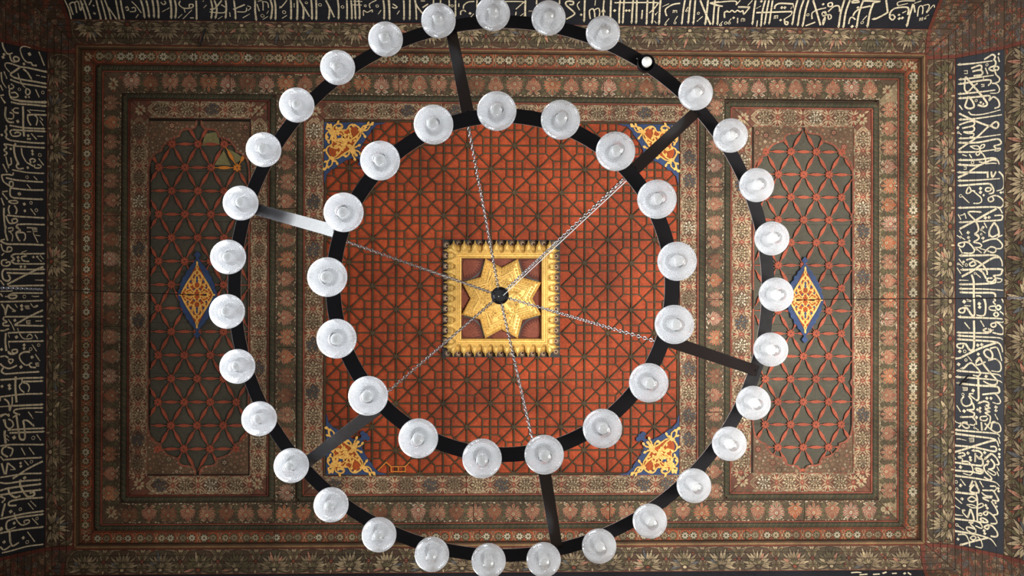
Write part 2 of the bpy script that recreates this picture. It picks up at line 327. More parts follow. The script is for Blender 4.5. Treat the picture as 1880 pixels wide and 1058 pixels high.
def ring(ro, ri, D, base, name, motif, P, seams, thick=.05, tsplit=1, extra=None, skip=()):
    """four mitred sides of a border between rectangles ro (outer) and ri (inner); each side cut into boards"""
    x0, y0, x1, y1 = ro; a0, b0, a1, b1 = ri
    sides = [('t', x0, x1, a0, a1, lambda s, t, h: (s, b0 - t, CZ + D - h), b0 - y0), ('b', x0, x1, a0, a1, lambda s, t, h: (s, b1 + t, CZ + D - h), y1 - b1),
             ('l', y0, y1, b0, b1, lambda s, t, h: (a0 - t, s, CZ + D - h), a0 - x0), ('r', y0, y1, b0, b1, lambda s, t, h: (a1 + t, s, CZ + D - h), x1 - a1)]
    for key, o0, o1, i0, i1, fm, w in sides:
        if key in skip: continue
        sh = motif(i0, i1, w) if motif else []
        bs = base.get(key, base['']) if isinstance(base, dict) else base
        cuts = [o0] + [i0 + (i1 - i0) * c for c in seams.get(key, ())] + [o1]
        for k in range(len(cuts) - 1):
            for j in range(tsplit):
                t0 = w * j / tsplit; t1 = w * (j + 1) / tsplit
                def lo(t, c, i, o): return i + (o - i) * t / w
                sa0 = lo(t0, 0, i0, o0) if k == 0 else cuts[k]; sa1 = lo(t1, 0, i0, o0) if k == 0 else cuts[k]
                sb0 = lo(t0, 0, i1, o1) if k == len(cuts) - 2 else cuts[k + 1]; sb1 = lo(t1, 0, i1, o1) if k == len(cuts) - 2 else cuts[k + 1]
                board(name, ceil, [(sa0, t0), (sb0, t0), (sb1, t1), (sa1, t1)], fm, bs, thick, sh, gap=.0012 if tsplit > 1 else .0016, jitter=.0012)
def rep(fn, P, alt=False, corner=None):
    def m(i0, i1, w):
        L = i1 - i0; n = max(1, round(L / P)); p = L / n; o = []
        for k in range(n):
            o += fn(i0 + (k + .5) * p, w, p, k % 2 == 0) if alt else fn(i0 + (k + .5) * p, w, p)
        for s in (i0 - w * .42, i1 + w * .42):
            for q_ in range(7):
                a_ = R_.uniform(0, 6.28); o.append((1, R_.choice(['cream2', 'red', 'cream', 'green']), leaf(s + R_.uniform(-.4, .4) * w, R_.uniform(.1, .9) * w, a_, .25 * w, .1 * w)))
            o += daisy(s, w * .45, w * .3, 'cream', 'red', 8, 3)
        return o
    return m
def rope(r, w, D, name, red=None):
    """square ring of twisted half-round moulding, centre line rect r"""
    x0, y0, x1, y1 = r
    for ax, (p, q) in enumerate([((x0, y0), (x1, y0)), ((x1, y0), (x1, y1)), ((x1, y1), (x0, y1)), ((x0, y1), (x0, y0))]):
        b = Bm(['paint_darkgreen']); P = Vector((p[0], p[1], 0)); Q = Vector((q[0], q[1], 0)); u = (Q - P).normalized(); v = Vector((-u.y, u.x, 0)); L = (Q - P).length
        n = int(L / .022); st = L / n; prof = [(math.cos(math.pi * k / 4), math.sin(math.pi * k / 4)) for k in range(5)]
        for k in range(n):
            rows = []
            for e, rr in ((0, .8), (.35, 1.0), (.7, 1.0), (1, .8)):
                row = []
                for j, (c, s) in enumerate(prof):
                    a = min(max((k + e) * st + (j - 2) * .0065, 0), L)
                    lim = (w / 2) * c; a = min(max(a, -lim), L + lim) if False else a
                    pt = P + u * a + v * (c * w / 2); row.append((pt.x, pt.y, CZ + D - .02 * s * rr))
                rows.append(row)
            b.quads(rows, 'paint_darkgreen' if k % 2 else 'paint_olive')
        b.obj(name, ceil, smooth=False)
def fillet(ro, ri, D, base, name, thick=.03):
    ring(ro, ri, D, base, name, None, 1, {}, thick)
def grow(r, g): return [r[0] - g, r[1] - g, r[2] + g, r[3] + g]
# outer palmette band and what frames it
Dl, Dr2, Dp, Dr1, Dro, De = 7.985, 7.955, 7.965, 7.94, 7.96, 7.90
A = rect(187, 138.5, 1648.5, 959, Dp)          # outer edge of the palmette band
Rp = rect(179.5, 131, 1656.5, 967.5, Dr1)      # rope 1 centre
Rro = rect(171.5, 124.5, 1661.5, 973.5, Dro)   # rosette band inner edge
Rre = rect(146, 97, 1691.5, 997, Dro)          # rosette outer edge
seamX = {'t': (.3, .62), 'b': (.28, .56, .82), 'l': (.26, .62), 'r': (.3, .6)}
ring(Rre, Rro, Dro, 'paint_rosbase', 'rosette_board', rep(rosettes, .165), .165, {'t': (.12, .3, .5, .78), 'b': (.22, .47, .8), 'l': (.35, .62), 'r': (.36, .56, .8)})
fillet(Rro, grow(Rro, -.012), Dro - .006, 'paint_rust', 'fillet')
rope(Rp, .042, Dr1 + .012, 'rope_moulding')
fillet(grow(Rp, .028), grow(Rp, -.028), Dr1 + .014, 'paint_darkbrown', 'fillet')
fillet(grow(Rp, -.024), grow(Rp, -.034), Dr1 + .004, 'paint_red', 'fillet')
fillet(grow(A, .004), grow(A, -.003), Dp - .004, 'paint_dark', 'fillet')
# coffers: outer rectangle of each rope 2, lattice band inside
cof = [(227.5, 182, 499.5, 915.5, 238.5, 190, 491, 906, 272, 222.5, 459, 871.5),
       (550.5, 182.5, 1288.5, 915.5, 557.5, 190, 1281, 907, 594, 222, 1247.5, 872.5),
       (1335.5, 187, 1608.5, 914.5, 1344, 194, 1600.5, 905, 1380, 229.5, 1566.5, 869.5)]
# palmette band ring: boards between A and the coffers, plus the two uprights between the coffers
Bi = rect(222, 177.5, 1613.5, 921, Dp)
ring(A, Bi, Dp, {'': 'paint_palbase', 'r': 'paint_cream2'}, 'palmette_board', rep(palmette, .152, True), .152, {'t': (.14, .36, .63, .85), 'b': (.2, .46, .64, .9), 'l': (.3, .57, .8), 'r': (.32, .55, .8)})
for xa, xb, cuts in ((506, 544, (.28, .62)), (1295, 1329.5, (.22, .5, .78))):
    x0, x1 = ux(xa, Dp), ux(xb, Dp); y0, y1 = Bi[1], Bi[3]; w = x1 - x0
    sh = rep(palmette, .152, True)(y0, y1, w); cs = [y0] + [y0 + (y1 - y0) * c for c in cuts] + [y1]
    for k in range(len(cs) - 1):
        board('palmette_board', ceil, [(cs[k], 0), (cs[k + 1], 0), (cs[k + 1], w), (cs[k], w)], lambda s, t, h: (x0 + t, s, CZ + Dp - h), 'paint_palbase', .05, sh, jitter=.001)
for ci, c in enumerate(cof):
    rp = rect(*c[0:4], Dr2); lo = rect(*c[4:8], Dl); li = rect(*c[8:12], Dl)
    rope(rp, .042, Dr2 + .01, 'rope_moulding')
    fillet(grow(rp, .03), grow(rp, -.03), Dr2 + .012, 'paint_darkbrown', 'fillet')
    fillet(grow(rp, -.024), grow(rp, -.036), Dr2 + .006, 'paint_red' if ci else 'paint_redline', 'fillet')
    ring(grow(lo, .006), li, Dl, 'paint_latbase', 'lattice_board', rep(lattice, .19 if ci != 1 else .188), .19, {'t': (.5,) if ci != 1 else (.33, .7), 'b': (.47,) if ci != 1 else (.4, .66), 'l': (.34, .66), 'r': (.28, .61)})
    fillet(grow(li, .0), grow(li, -.012), Dl + .004, 'paint_dark' if ci != 1 else 'paint_redline', 'fillet')
# edge moulding and the coves -------------------------------------------------
Eo = rect(136.5, 90, 1700.5, 1005, De); Ei = rect(145.5, 97.5, 1691.8, 996.5, De)
ring(Eo, Ei, De, 'paint_wood', 'edge_moulding', None, 1, {'t': (.1, .4, .7), 'b': (.37, .68), 'l': (.24, .6), 'r': (.3, .55, .8)}, thick=.08)
fillet(grow(Ei, .012), grow(Ei, -.004), De - .012, 'paint_brown', 'fillet', .05)
fillet(grow(Eo, .004), grow(Eo, -.01), De - .008, 'paint_redline', 'fillet', .03)
prof = {'right': [(1700.5, 7.90), (1754, 7.85), (1843, 7.54), (1905, 7.26)], 'left': [(136.5, 7.90), (84.5, 7.85), (-5, 7.54), (-62, 7.26)],
        'front': [(90, 7.90), (44, 7.85), (-44, 7.54), (-100, 7.26)], 'back': [(1005, 7.90), (1052, 7.85), (1140, 7.54), (1196, 7.26)]}
CW = {}
WALL_BOT = {'left': 5.95, 'right': 3.0, 'front': 3.0, 'back': 3.0}
for k, pr in prof.items():
    CW[k] = [((ux(p, D) if k in ('left', 'right') else uy(p, D)), D) for p, D in pr]
ends = {'right': ((1757, 107.5), (1746, 1000)), 'left': ((88, 96), (86, 1005)), 'front': ((128, 38), (1703, 57)), 'back': ((118, 1054), (1694, 1053))}
LET = {}
nice = {'right': 'right-hand cove with the brightest cream calligraphy on black, beside the right coffer', 'left': 'left-hand cove with dim grey calligraphy on black, beside the left coffer',
        'front': 'upper cove with upright-stroked calligraphy, along the top of the photo', 'back': 'lower cove of pale lotus flowers along the bottom of the photo'}
for k in ('left', 'right', 'front', 'back'):
    pr = CW[k]; vert = k in ('left', 'right'); lo_, hi_ = ('front', 'back') if vert else ('left', 'right')
    # back structure: a shell of quads following the profile and running down as a frieze wall
    b = Bm(['plaster']); rows = []
    pl = [(a, D) for a, D in pr] + [(pr[-1][0] + (pr[-1][0] - pr[-2][0]) * .1, WALL_BOT[k])]
    def corner(i, side):
        q = CW[side]; return q[i][0] if i < 4 else q[3][0] + (q[3][0] - q[2][0]) * .1
    sgo = 1 if k in ('right', 'back') else -1
    off = .05 * sgo
    lo2 = [(corner(i, lo_), corner(i, hi_)) for i in range(5)]
    def mk(a, D, s): return (a, s, CZ + D) if vert else (s, a, CZ + D)
    ra = [[mk(pl[i][0] + off, pl[i][1] + .05, lo2[i][0] - .05), mk(pl[i][0] + off, pl[i][1] + .05, lo2[i][1] + .05)] for i in range(5)]
    rb = [[mk(pl[i][0] + off + .1 * sgo, pl[i][1] + .12, lo2[i][0] - .15), mk(pl[i][0] + off + .1 * sgo, pl[i][1] + .12, lo2[i][1] + .15)] for i in range(5)]
    b.quads(ra, 'plaster'); b.quads(rb, 'plaster'); b.quads([ra[-1], rb[-1]], 'plaster'); b.quads([ra[0], rb[0]], 'plaster')
    for e in (0, 1): b.quads([[r[e] for r in ra], [r[e] for r in rb]], 'plaster')
    wall = b.obj('wall_' + k); tag(wall, nice[k], 'wall', kind='structure')
    (e0x, e0y), (e1x, e1y) = ends[k]
    D1 = pr[1][1]
    s0 = uy(e0y, D1, e0x) if vert else ux(e0x, D1, e0y); s1 = uy(e1y, D1, e1x) if vert else ux(e1x, D1, e1y)
    for seg in range(3):
        (a, Da), (c, Dc) = pr[seg], pr[seg + 1]
        ln = math.hypot(c - a, Dc - Da); ua = (c - a) / ln; ud = (Dc - Da) / ln
        nrm = (ud * sgo, -ua * sgo)   # towards the room (inward and down)
        if nrm[1] > 0: nrm = (-nrm[0], -nrm[1])
        def fm(s, t, h, a=a, Da=Da, ua=ua, ud=ud, nrm=nrm, vert=vert):
            x = a + ua * t + nrm[0] * h; D = Da + ud * t + nrm[1] * h
            return (x, s, CZ + D) if vert else (s, x, CZ + D)
        lA, hA = CW[lo_][seg][0], CW[hi_][seg][0]; lB, hB = CW[lo_][seg + 1][0], CW[hi_][seg + 1][0]
        nt = (4, 7, 4)[seg]
        def edge(t, A_, B_): return A_ + (B_ - A_) * t / ln
        if seg == 1: sh = []; base = 'paint_navy'
        else:
            nl = max(1, round((s1 - s0) / .292)); P = (s1 - s0) / nl; sh = []; base = 'paint_lotusbase'
            for q in range(nl): sh += lotus(s0 + (q + .5) * P, ln, P)
            sh += [(5, 'redline', [(s0 - 1, ln * .965), (s1 + 1, ln * .965), (s1 + 1, ln * 1.01), (s0 - 1, ln * 1.01)])]
        cn = swirls(min(lA, lB) - .02, s0, ln, 900) + swirls(s1, max(hA, hB) + .02, ln, 900)
        cn += [(4, 'redline', [(s0 - .03, 0), (s0, 0), (s0, ln), (s0 - .03, ln)]), (4, 'redline', [(s1, 0), (s1 + .03, 0), (s1 + .03, ln), (s1, ln)])]
        nm = ('lotus_plank', 'inscription_plank', 'lotus_plank')[seg]
        brk = {'left': (.43, .71), 'right': (.34, .66), 'front': (.35, .72), 'back': (.3, .55, .8)}[k]
        for j in range(nt):
            t0 = ln * j / nt; t1 = ln * (j + 1) / nt
            cs = [s0] + [s0 + (s1 - s0) * (c2 + R_.uniform(-.02, .02)) for c2 in brk] + [s1]
            for q in range(len(cs) - 1):
                board(nm, wall, [(cs[q], t0), (cs[q + 1], t0), (cs[q + 1], t1), (cs[q], t1)], fm, base, .03, sh, gap=.0011 if seg != 1 else .0006, jitter=.001)
            board('corner_plank', wall, [(edge(t0, lA, lB), t0), (s0, t0), (s0, t1), (edge(t1, lA, lB), t1)], fm, 'paint_cornerbase', .03, cn, gap=.0015, jitter=.001)
            board('corner_plank', wall, [(s1, t0), (edge(t0, hA, hB), t0), (edge(t1, hA, hB), t1), (s1, t1)], fm, 'paint_cornerbase', .03, cn, gap=.0015, jitter=.001)
        if seg == 1: LET[k] = (wall, a, Da, ua, ud, nrm, fm, ln, nt, vert, s0, s1)
def px_to_plane(k, px, py):
    wall, a, Da, ua, ud, nrm, fm, ln, nt, vert, s0, s1 = LET[k]
    r = ray(px, py); rx = r.x if vert else r.y; ry = r.y if vert else r.x; rz = r.z
    lam = (a * nrm[0] + Da * nrm[1]) / (rx * nrm[0] + rz * nrm[1])
    x = rx * lam; D = rz * lam; return (ry * lam, (x - a) * ua + (D - Da) * ud)
def letters(k, crops, name='lettering'):
    wall, a, Da, ua, ud, nrm, fm, ln, nt, vert, s0, s1 = LET[k]; b = Bm(['paint_ink']); cnt = 0
    for (ox, oy, sc, txt) in crops:
        m = Da / F if False else 7.7 / F
        for item in txt.replace('\n', ' ').split(';'):
            item = item.strip()
            if not item: continue
            kd = item[0]; polys = []
            if kd in 'do':
                for pt in item[1:].split():
                    v = [float(z) for z in pt.split(',')]; s, t = px_to_plane(k, ox + v[0] / sc, oy + v[1] / sc); r = (v[2] if len(v) > 2 else 26) / sc * m
                    if kd == 'd': polys.append(ell(s, t, r * 1.15, r * 1.15, 4, .12))
                    else:
                        for q in stroke([(s + r * math.cos(i * math.pi / 4), t + r * math.sin(i * math.pi / 4)) for i in range(9)], .0055, k=1): polys.append(q)
            else:
                wt, pts = item.split(':'); hd = wt.startswith('h'); wt = wt.lstrip('h'); ws = [float(z) for z in wt.split('>')]
                pp = []
                for pt in pts.split():
                    v = pt.split(','); pp.append(px_to_plane(k, ox + float(v[0]) / sc, oy + float(v[1]) / sc))
                polys = stroke(pp, ws[0] / sc * m, (ws[1] if len(ws) > 1 else ws[0]) / sc * m, 4, hd)
            cnt += 1; h = .0024 + .0006 * (cnt % 5)
            for p in polys:
                for j in range(nt):
                    c = clip(p, [(-9, ln * j / nt + .0012), (9, ln * j / nt + .0012), (9, ln * (j + 1) / nt - .0012), (-9, ln * (j + 1) / nt - .0012)])
                    if c: b.face([fm(s, t, h) for s, t in c], 'paint_ink')
    o = b.obj(name, wall); o['label'] = 'cream calligraphy painted on the black band'; return o
R1 = [(1750, 85, 8.817, """h32>20:90,300 400,270 640,235; 28:505,215 570,175 640,135 685,170 665,215 690,250 682,310 600,345 590,375 640,397 680,390 ;
24:670,390 665,345 710,325 742,350 720,388 680,385 700,460 755,520 740,575 690,590; 20:730,170 755,255; d740,125,20; o550,300,20; 20:525,350 565,455;
30:295,360 430,310 470,340 440,390 ; 30:315,410 440,385 480,420 460,465 335,480 ; 12:175,400 235,395; 12:180,440 235,445; 10:235,390 235,448;
h32>18:110,540 400,505 660,470; h32>26:105,615 400,565 580,545 620,580 570,640; 24>14:630,600 700,610 750,680 740,740 690,760 600,760;
28:205,490 190,600 190,700 240,740 340,640 400,600 ; 32:210,500 300,610 440,770 540,900 550,950 500,975 400,950; h32>20:100,775 400,745 685,710; h32:105,845 400,820 560,800; 26:560,800 600,810 585,880 650,820 720,860 750,930 740,980 670,1005;
32:250,810 210,920 200,980 270,1010 340,980 320,900 255,815; 16:455,620 505,618; 14:460,655 505,650; 12:505,615 505,655; 12:480,620 482,655; 22:100,955 155,1030; o375,880,20; d450,910,22 490,935,20; 12:480,500 500,520 480,540"""),
(1750, 200, 8.817, """h32>18:110,175 300,165 500,140 790,95; 26>14:250,45 310,95 500,85 770,15; 30:100,75 300,170 590,280 640,240 700,210 738,250 710,310 650,300 590,275 400,450 240,560 90,665;
28:100,260 230,215 320,200 350,230 320,275 150,315; 28:320,280 350,320 310,370 170,375; 20:170,378 250,400 335,400 320,450 270,455; h30>16:110,480 400,465 770,415;
h32>24:100,550 400,545 700,490 770,520 770,570 660,600 ; 24>14:660,600 700,640 770,640 740,680 670,680; h32>18:100,700 400,695 740,650; 20:275,605 400,600 430,650; 18:275,605 360,650 430,650;
22:430,650 460,590 510,580 500,620 440,655 435,720 400,752 370,730 400,700 460,710 510,770 530,830 500,870 420,855; h32>20:105,830 400,825 640,795 720,830 750,900; h32:95,905 400,915 520,870 640,825 720,835; 18:520,890 640,880 710,885;
30:270,1010 400,930 480,890; h32:90,1030 300,1030 560,1030; 20:265,735 305,795; o318,870,24; 12:175,940 215,940; 12:175,980 215,980; 12:215,940 215,982; 16:150,740 225,765; d80,305,26; o85,385,16; 16:100,390 140,420"""),
(1750, 315, 8.817, """36:80,100 180,55 270,10; 30:560,0 565,105; 30:620,0 640,95 700,0; 28>16:740,0 810,80 825,220 790,290 700,315; h32>16:95,150 400,140 760,115; h32>24:100,230 500,200 600,205 640,250 660,310 640,350 580,360;
24:600,262 540,270 530,310 580,322 620,290 600,262; 26>18:300,320 260,250 215,340 260,352 320,310 380,360 450,420 465,480 420,515 330,515; 14:300,320 360,310; d445,275,28 445,338,28 495,385,20; o125,395,24; 18:150,400 265,510;
24:630,400 570,440 600,490 660,460 640,400 720,395 800,450 825,520 780,580 730,580; d775,340,22 820,335,20; h32>18:100,590 600,575 740,590 800,680; 34:710,600 540,690 370,790 240,860 110,930; h26:450,655 280,650 255,680 360,790; 34>24:360,790 405,880 410,960 350,1010 ; 30:350,1010 400,1030 415,1058;
h28>24:110,825 350,810 740,790 795,760 790,710 670,715; d525,750,28 585,745,26; 18:85,695 130,780; 16:120,710 170,700 190,680 215,765; 18:100,950 150,1030; d245,990,28 485,905,26; 18:505,830 550,915; o460,945,16 460,1015,16; 14:475,960 530,1000;
30:665,825 600,930 585,1000 590,1058; 30:665,825 720,900 745,1000 740,1058; 20:740,1058 800,1030"""),
(1750, 430, 8.817, """28:585,0 640,45 740,0; 28>20:475,130 560,100 640,80 720,85 790,150 800,200 770,235 700,235; 14:690,70 800,20; d250,55,26 262,110,24 485,65,28; 30>18:350,0 420,50 400,90 335,130 430,150 465,190 430,215 350,215; 16:65,20 110,50; o125,50,16; 16:140,55 195,90;
26:180,130 100,150 90,185 150,208 185,170 180,130 250,140 320,210 345,270 300,310 170,305; 20:100,220 155,315; o375,245,14; 18:385,240 465,305; 16:430,230 530,260; 24:500,310 560,240 620,205 690,230 690,280 640,300 560,270;
h36>18:120,350 400,345 640,340 740,365 790,440 800,520; 34:740,375 640,390 440,510 310,600 140,690; 28:215,420 300,400 340,430 270,480 300,520 370,490 340,430 400,440 490,510 550,600 555,660; 30:420,520 400,560 480,620 535,720;
h34>24:140,580 740,565 790,610 760,660 650,670 ; 24>14:650,670 700,710 790,730 770,775 710,780; 28:640,712 560,720 560,762 640,772 690,720 690,780 630,800; h30:120,815 400,810 640,798; 34:300,655 325,730 335,800 335,1050; 20>8:100,745 255,750; h32>14:115,885 500,890 820,910; h32:130,945 400,950 620,950 680,970 690,1020;
22:370,1000 430,1000 460,1020; d170,450,24; o215,500,22; 18:95,400 170,500; o85,482,16; 16:100,480 160,530; 18:65,545 125,640; o358,635,18; 16:375,640 450,705"""),
(1750, 545, 8.817, """34:340,25 350,180 350,290 310,302 270,250 230,190 190,180 ; 28:190,178 160,180 100,210 110,250 170,258 195,215 175,180; d180,80,32; 12:220,40 300,70; 12:230,70 290,80; 16:185,145 285,150; 38>20:500,20 530,120 520,280 460,310 380,295; d425,115,30 430,170,28;
22:650,20 690,60 650,80 690,130; 28:735,135 695,170 735,212 775,172 735,135; 22:690,150 600,160 590,200 640,220 700,220; 26:700,248 662,285 700,322 738,285 700,248; 22>14:760,240 820,290 830,370 800,415 690,400; 20:790,30 820,100;
h36>16:100,330 400,340 760,355 790,370; 36:340,385 345,600 340,800 320,860 270,860 230,800 200,760 ; 28:200,760 130,758 70,775 80,820 150,832 172,780; 20:185,415 270,520; 20:445,385 505,485; 26:680,420 620,440 620,475 660,492 700,460 680,420 740,430 810,510 820,580 780,610 640,580;
26:550,512 490,540 550,572 600,550 570,515; 28:600,520 620,560 560,590; h28:75,580 300,585 560,590; 14:610,540 660,540; h34>12:90,630 400,648 740,665 805,700; h34>18:85,690 400,708 640,725 740,750 790,820 805,900; 34:720,740 430,840 130,985 ; h30:40,1005 140,985; d400,785,28 465,775,28 110,885,30; o190,885,24 210,1025,22; d410,930,26; 18:240,965 310,1045;
30:620,1010 540,970 500,900 540,855 600,870 640,940 620,1010 570,1030; 28>16:600,840 700,820 750,900 790,1040; 24:620,1010 700,1010 750,1058; 28:370,1050 430,985 470,1050"""),
(1750, 660, 8.817, """24:430,0 370,60 400,92 530,40; 32>24:450,0 520,120 640,260 710,340 700,400 640,415 560,390 490,350; 18:570,15 650,5; 26>16:700,0 760,50 780,150 740,200 620,185; d92,80,30; o212,10,20; h34>20:140,150 180,140 240,80 300,60 360,110 430,190 440,240 400,270 320,255;
h34>14:75,185 430,215 720,245 775,285; h34>12:60,285 430,310 720,340 795,380; h34>28:75,385 430,425 700,440 750,490 740,540 650,550 470,570; 34:410,275 415,500 415,640 380,665 ; 22:380,665 310,610 260,560 330,555; 12:150,455 235,460; 12:160,480 235,480; 12:160,502 235,500; 12:235,455 235,500;
d325,505,30 535,275,28; o160,568,22; 26>16:680,550 740,620 770,690 730,720 640,695; d550,630,26 615,630,26; 26:180,600 140,650 150,720 210,758 290,730 300,660 250,590; 30:290,680 330,740 330,810 220,818 ; 26:220,818 300,850 350,880 320,940; h30:130,935 320,930; 26:320,940 370,1000 380,1058;
20:60,745 125,850; d180,838,30 378,940,28; h30:420,710 500,680 570,700 580,740 530,742 ; 24:530,745 600,790 520,805 600,850 520,865 600,920 600,990 580,1058; d440,790,24 398,815,24 440,845,24 697,775,28 697,830,26; 18:680,885 730,980; 22:550,922 450,930 450,980 530,992 560,950; 26:620,1040 660,1010 720,1040; o25,1000,16; 16:40,1010 110,1040; 22:130,1040 180,1015 240,1020; 12:510,760 530,790; 16:400,815 440,820"""),
(1740, 775, 8.817, """26:180,85 250,20 330,40 345,90 280,92 200,10; 22:360,40 430,50 460,10; 30:550,0 560,140; 26:690,0 600,130; 24>16:600,20 700,120 800,170 860,140 850,60 800,10 720,20; 28:720,20 705,110; o440,95,16; 16:450,95 505,135; h34>14:130,130 470,160 790,190 845,240; h36>18:120,190 430,230 700,265 790,300 830,400;
24>8:145,275 200,275 305,300; 12:345,265 425,262; 12:350,292 425,292; 12:355,322 425,320; 12:425,260 425,322; h30>26:110,380 430,410 740,475 790,450 770,400 690,400; 32:780,300 700,310 430,390 280,440 100,490; 20:85,530 140,610; d330,505,28 600,495,26 840,445,22 835,520,22 838,568,22 365,575,26 372,615,26 655,640,28 210,730,30;
26:175,510 250,500 280,540 170,568 230,590 240,640; 28>16:220,640 320,640 370,680 410,760 400,830 360,860 250,830; h32:410,465 500,470 560,520 530,580 490,572 560,600 572,680 540,712 ; h30:90,650 300,680 540,710; 26:450,500 445,650; 22:470,540 500,590 540,600;
h34:610,600 660,550 710,510 ; 30>22:710,510 790,580 835,680 780,690; 30:700,600 760,680 740,750 660,765; 18:660,765 740,800 785,840 740,860 640,790; h28>24:650,680 590,720 610,800 700,890 710,930 660,930 590,890; 18:75,675 130,745; 16:800,720 835,795; 16:800,800 830,875; 18:820,250 850,350;
h30:85,780 400,810 540,835 570,790 520,760 450,750 480,790 560,800; h34>12:120,870 400,905 640,945 780,980 845,1045; 30:410,950 360,1058; 30:440,950 490,1058; 20:210,925 290,1030; 20:520,955 580,1058; o140,970,24; d210,1030,26; 18:690,1040 750,1045"""),
(1740, 890, 7.84, """28:380,0 325,70 350,110 430,122; 28:400,0 450,80 440,125; h30:75,105 300,130 410,140; 26:410,140 430,200 425,240; 22:350,170 300,200 310,232 370,245 410,210 350,170; 24:415,150 430,260 425,400 430,520 ; 24:430,535 570,545 560,510 500,480 470,502 520,530; 16:275,290 350,290 430,330 350,330 275,290; 18:440,290 500,270 512,310 440,342; 18:440,420 490,412 490,445 440,440;
20:205,370 250,370 215,395 290,480; 28:290,480 330,350 ; 28:330,350 370,450 380,520; h28>16:90,490 250,510 420,530 490,580 490,630 400,590; 18:105,180 210,275; o95,300,16; 14:110,305 180,350; h20>8:105,435 222,445; o135,580,20; 14:150,590 240,650; d208,205,24 550,300,22 572,340,22 525,665,22 535,705,22 150,787,22 190,12,24 728,55,20 735,95,20 692,265,18 705,315,18; o133,65,20;
24:500,80 600,85 660,90 720,190 730,235 640,225; 18:610,20 690,25 700,70 650,100; 22:490,110 550,160 650,170; 22:600,240 500,190 640,190; 22:630,240 700,350 720,420 660,440; 22:570,380 515,410 550,442 580,410 560,382 640,430 700,510 700,560 620,560; 24:580,580 530,610 570,642 600,610 580,580 650,600 720,700 700,750 620,740;
h30>12:90,665 400,715 590,770 650,810 705,890; 24>18:150,720 250,720 300,790 320,890; h28>24:190,870 380,815 590,765; 20:300,545 370,550 330,570 400,640 400,720; 24:400,640 290,610 280,650 350,700 400,700; 20:370,735 330,770 380,797 410,760 370,735; 22>14:430,750 480,800 500,880 480,910 400,890""")]
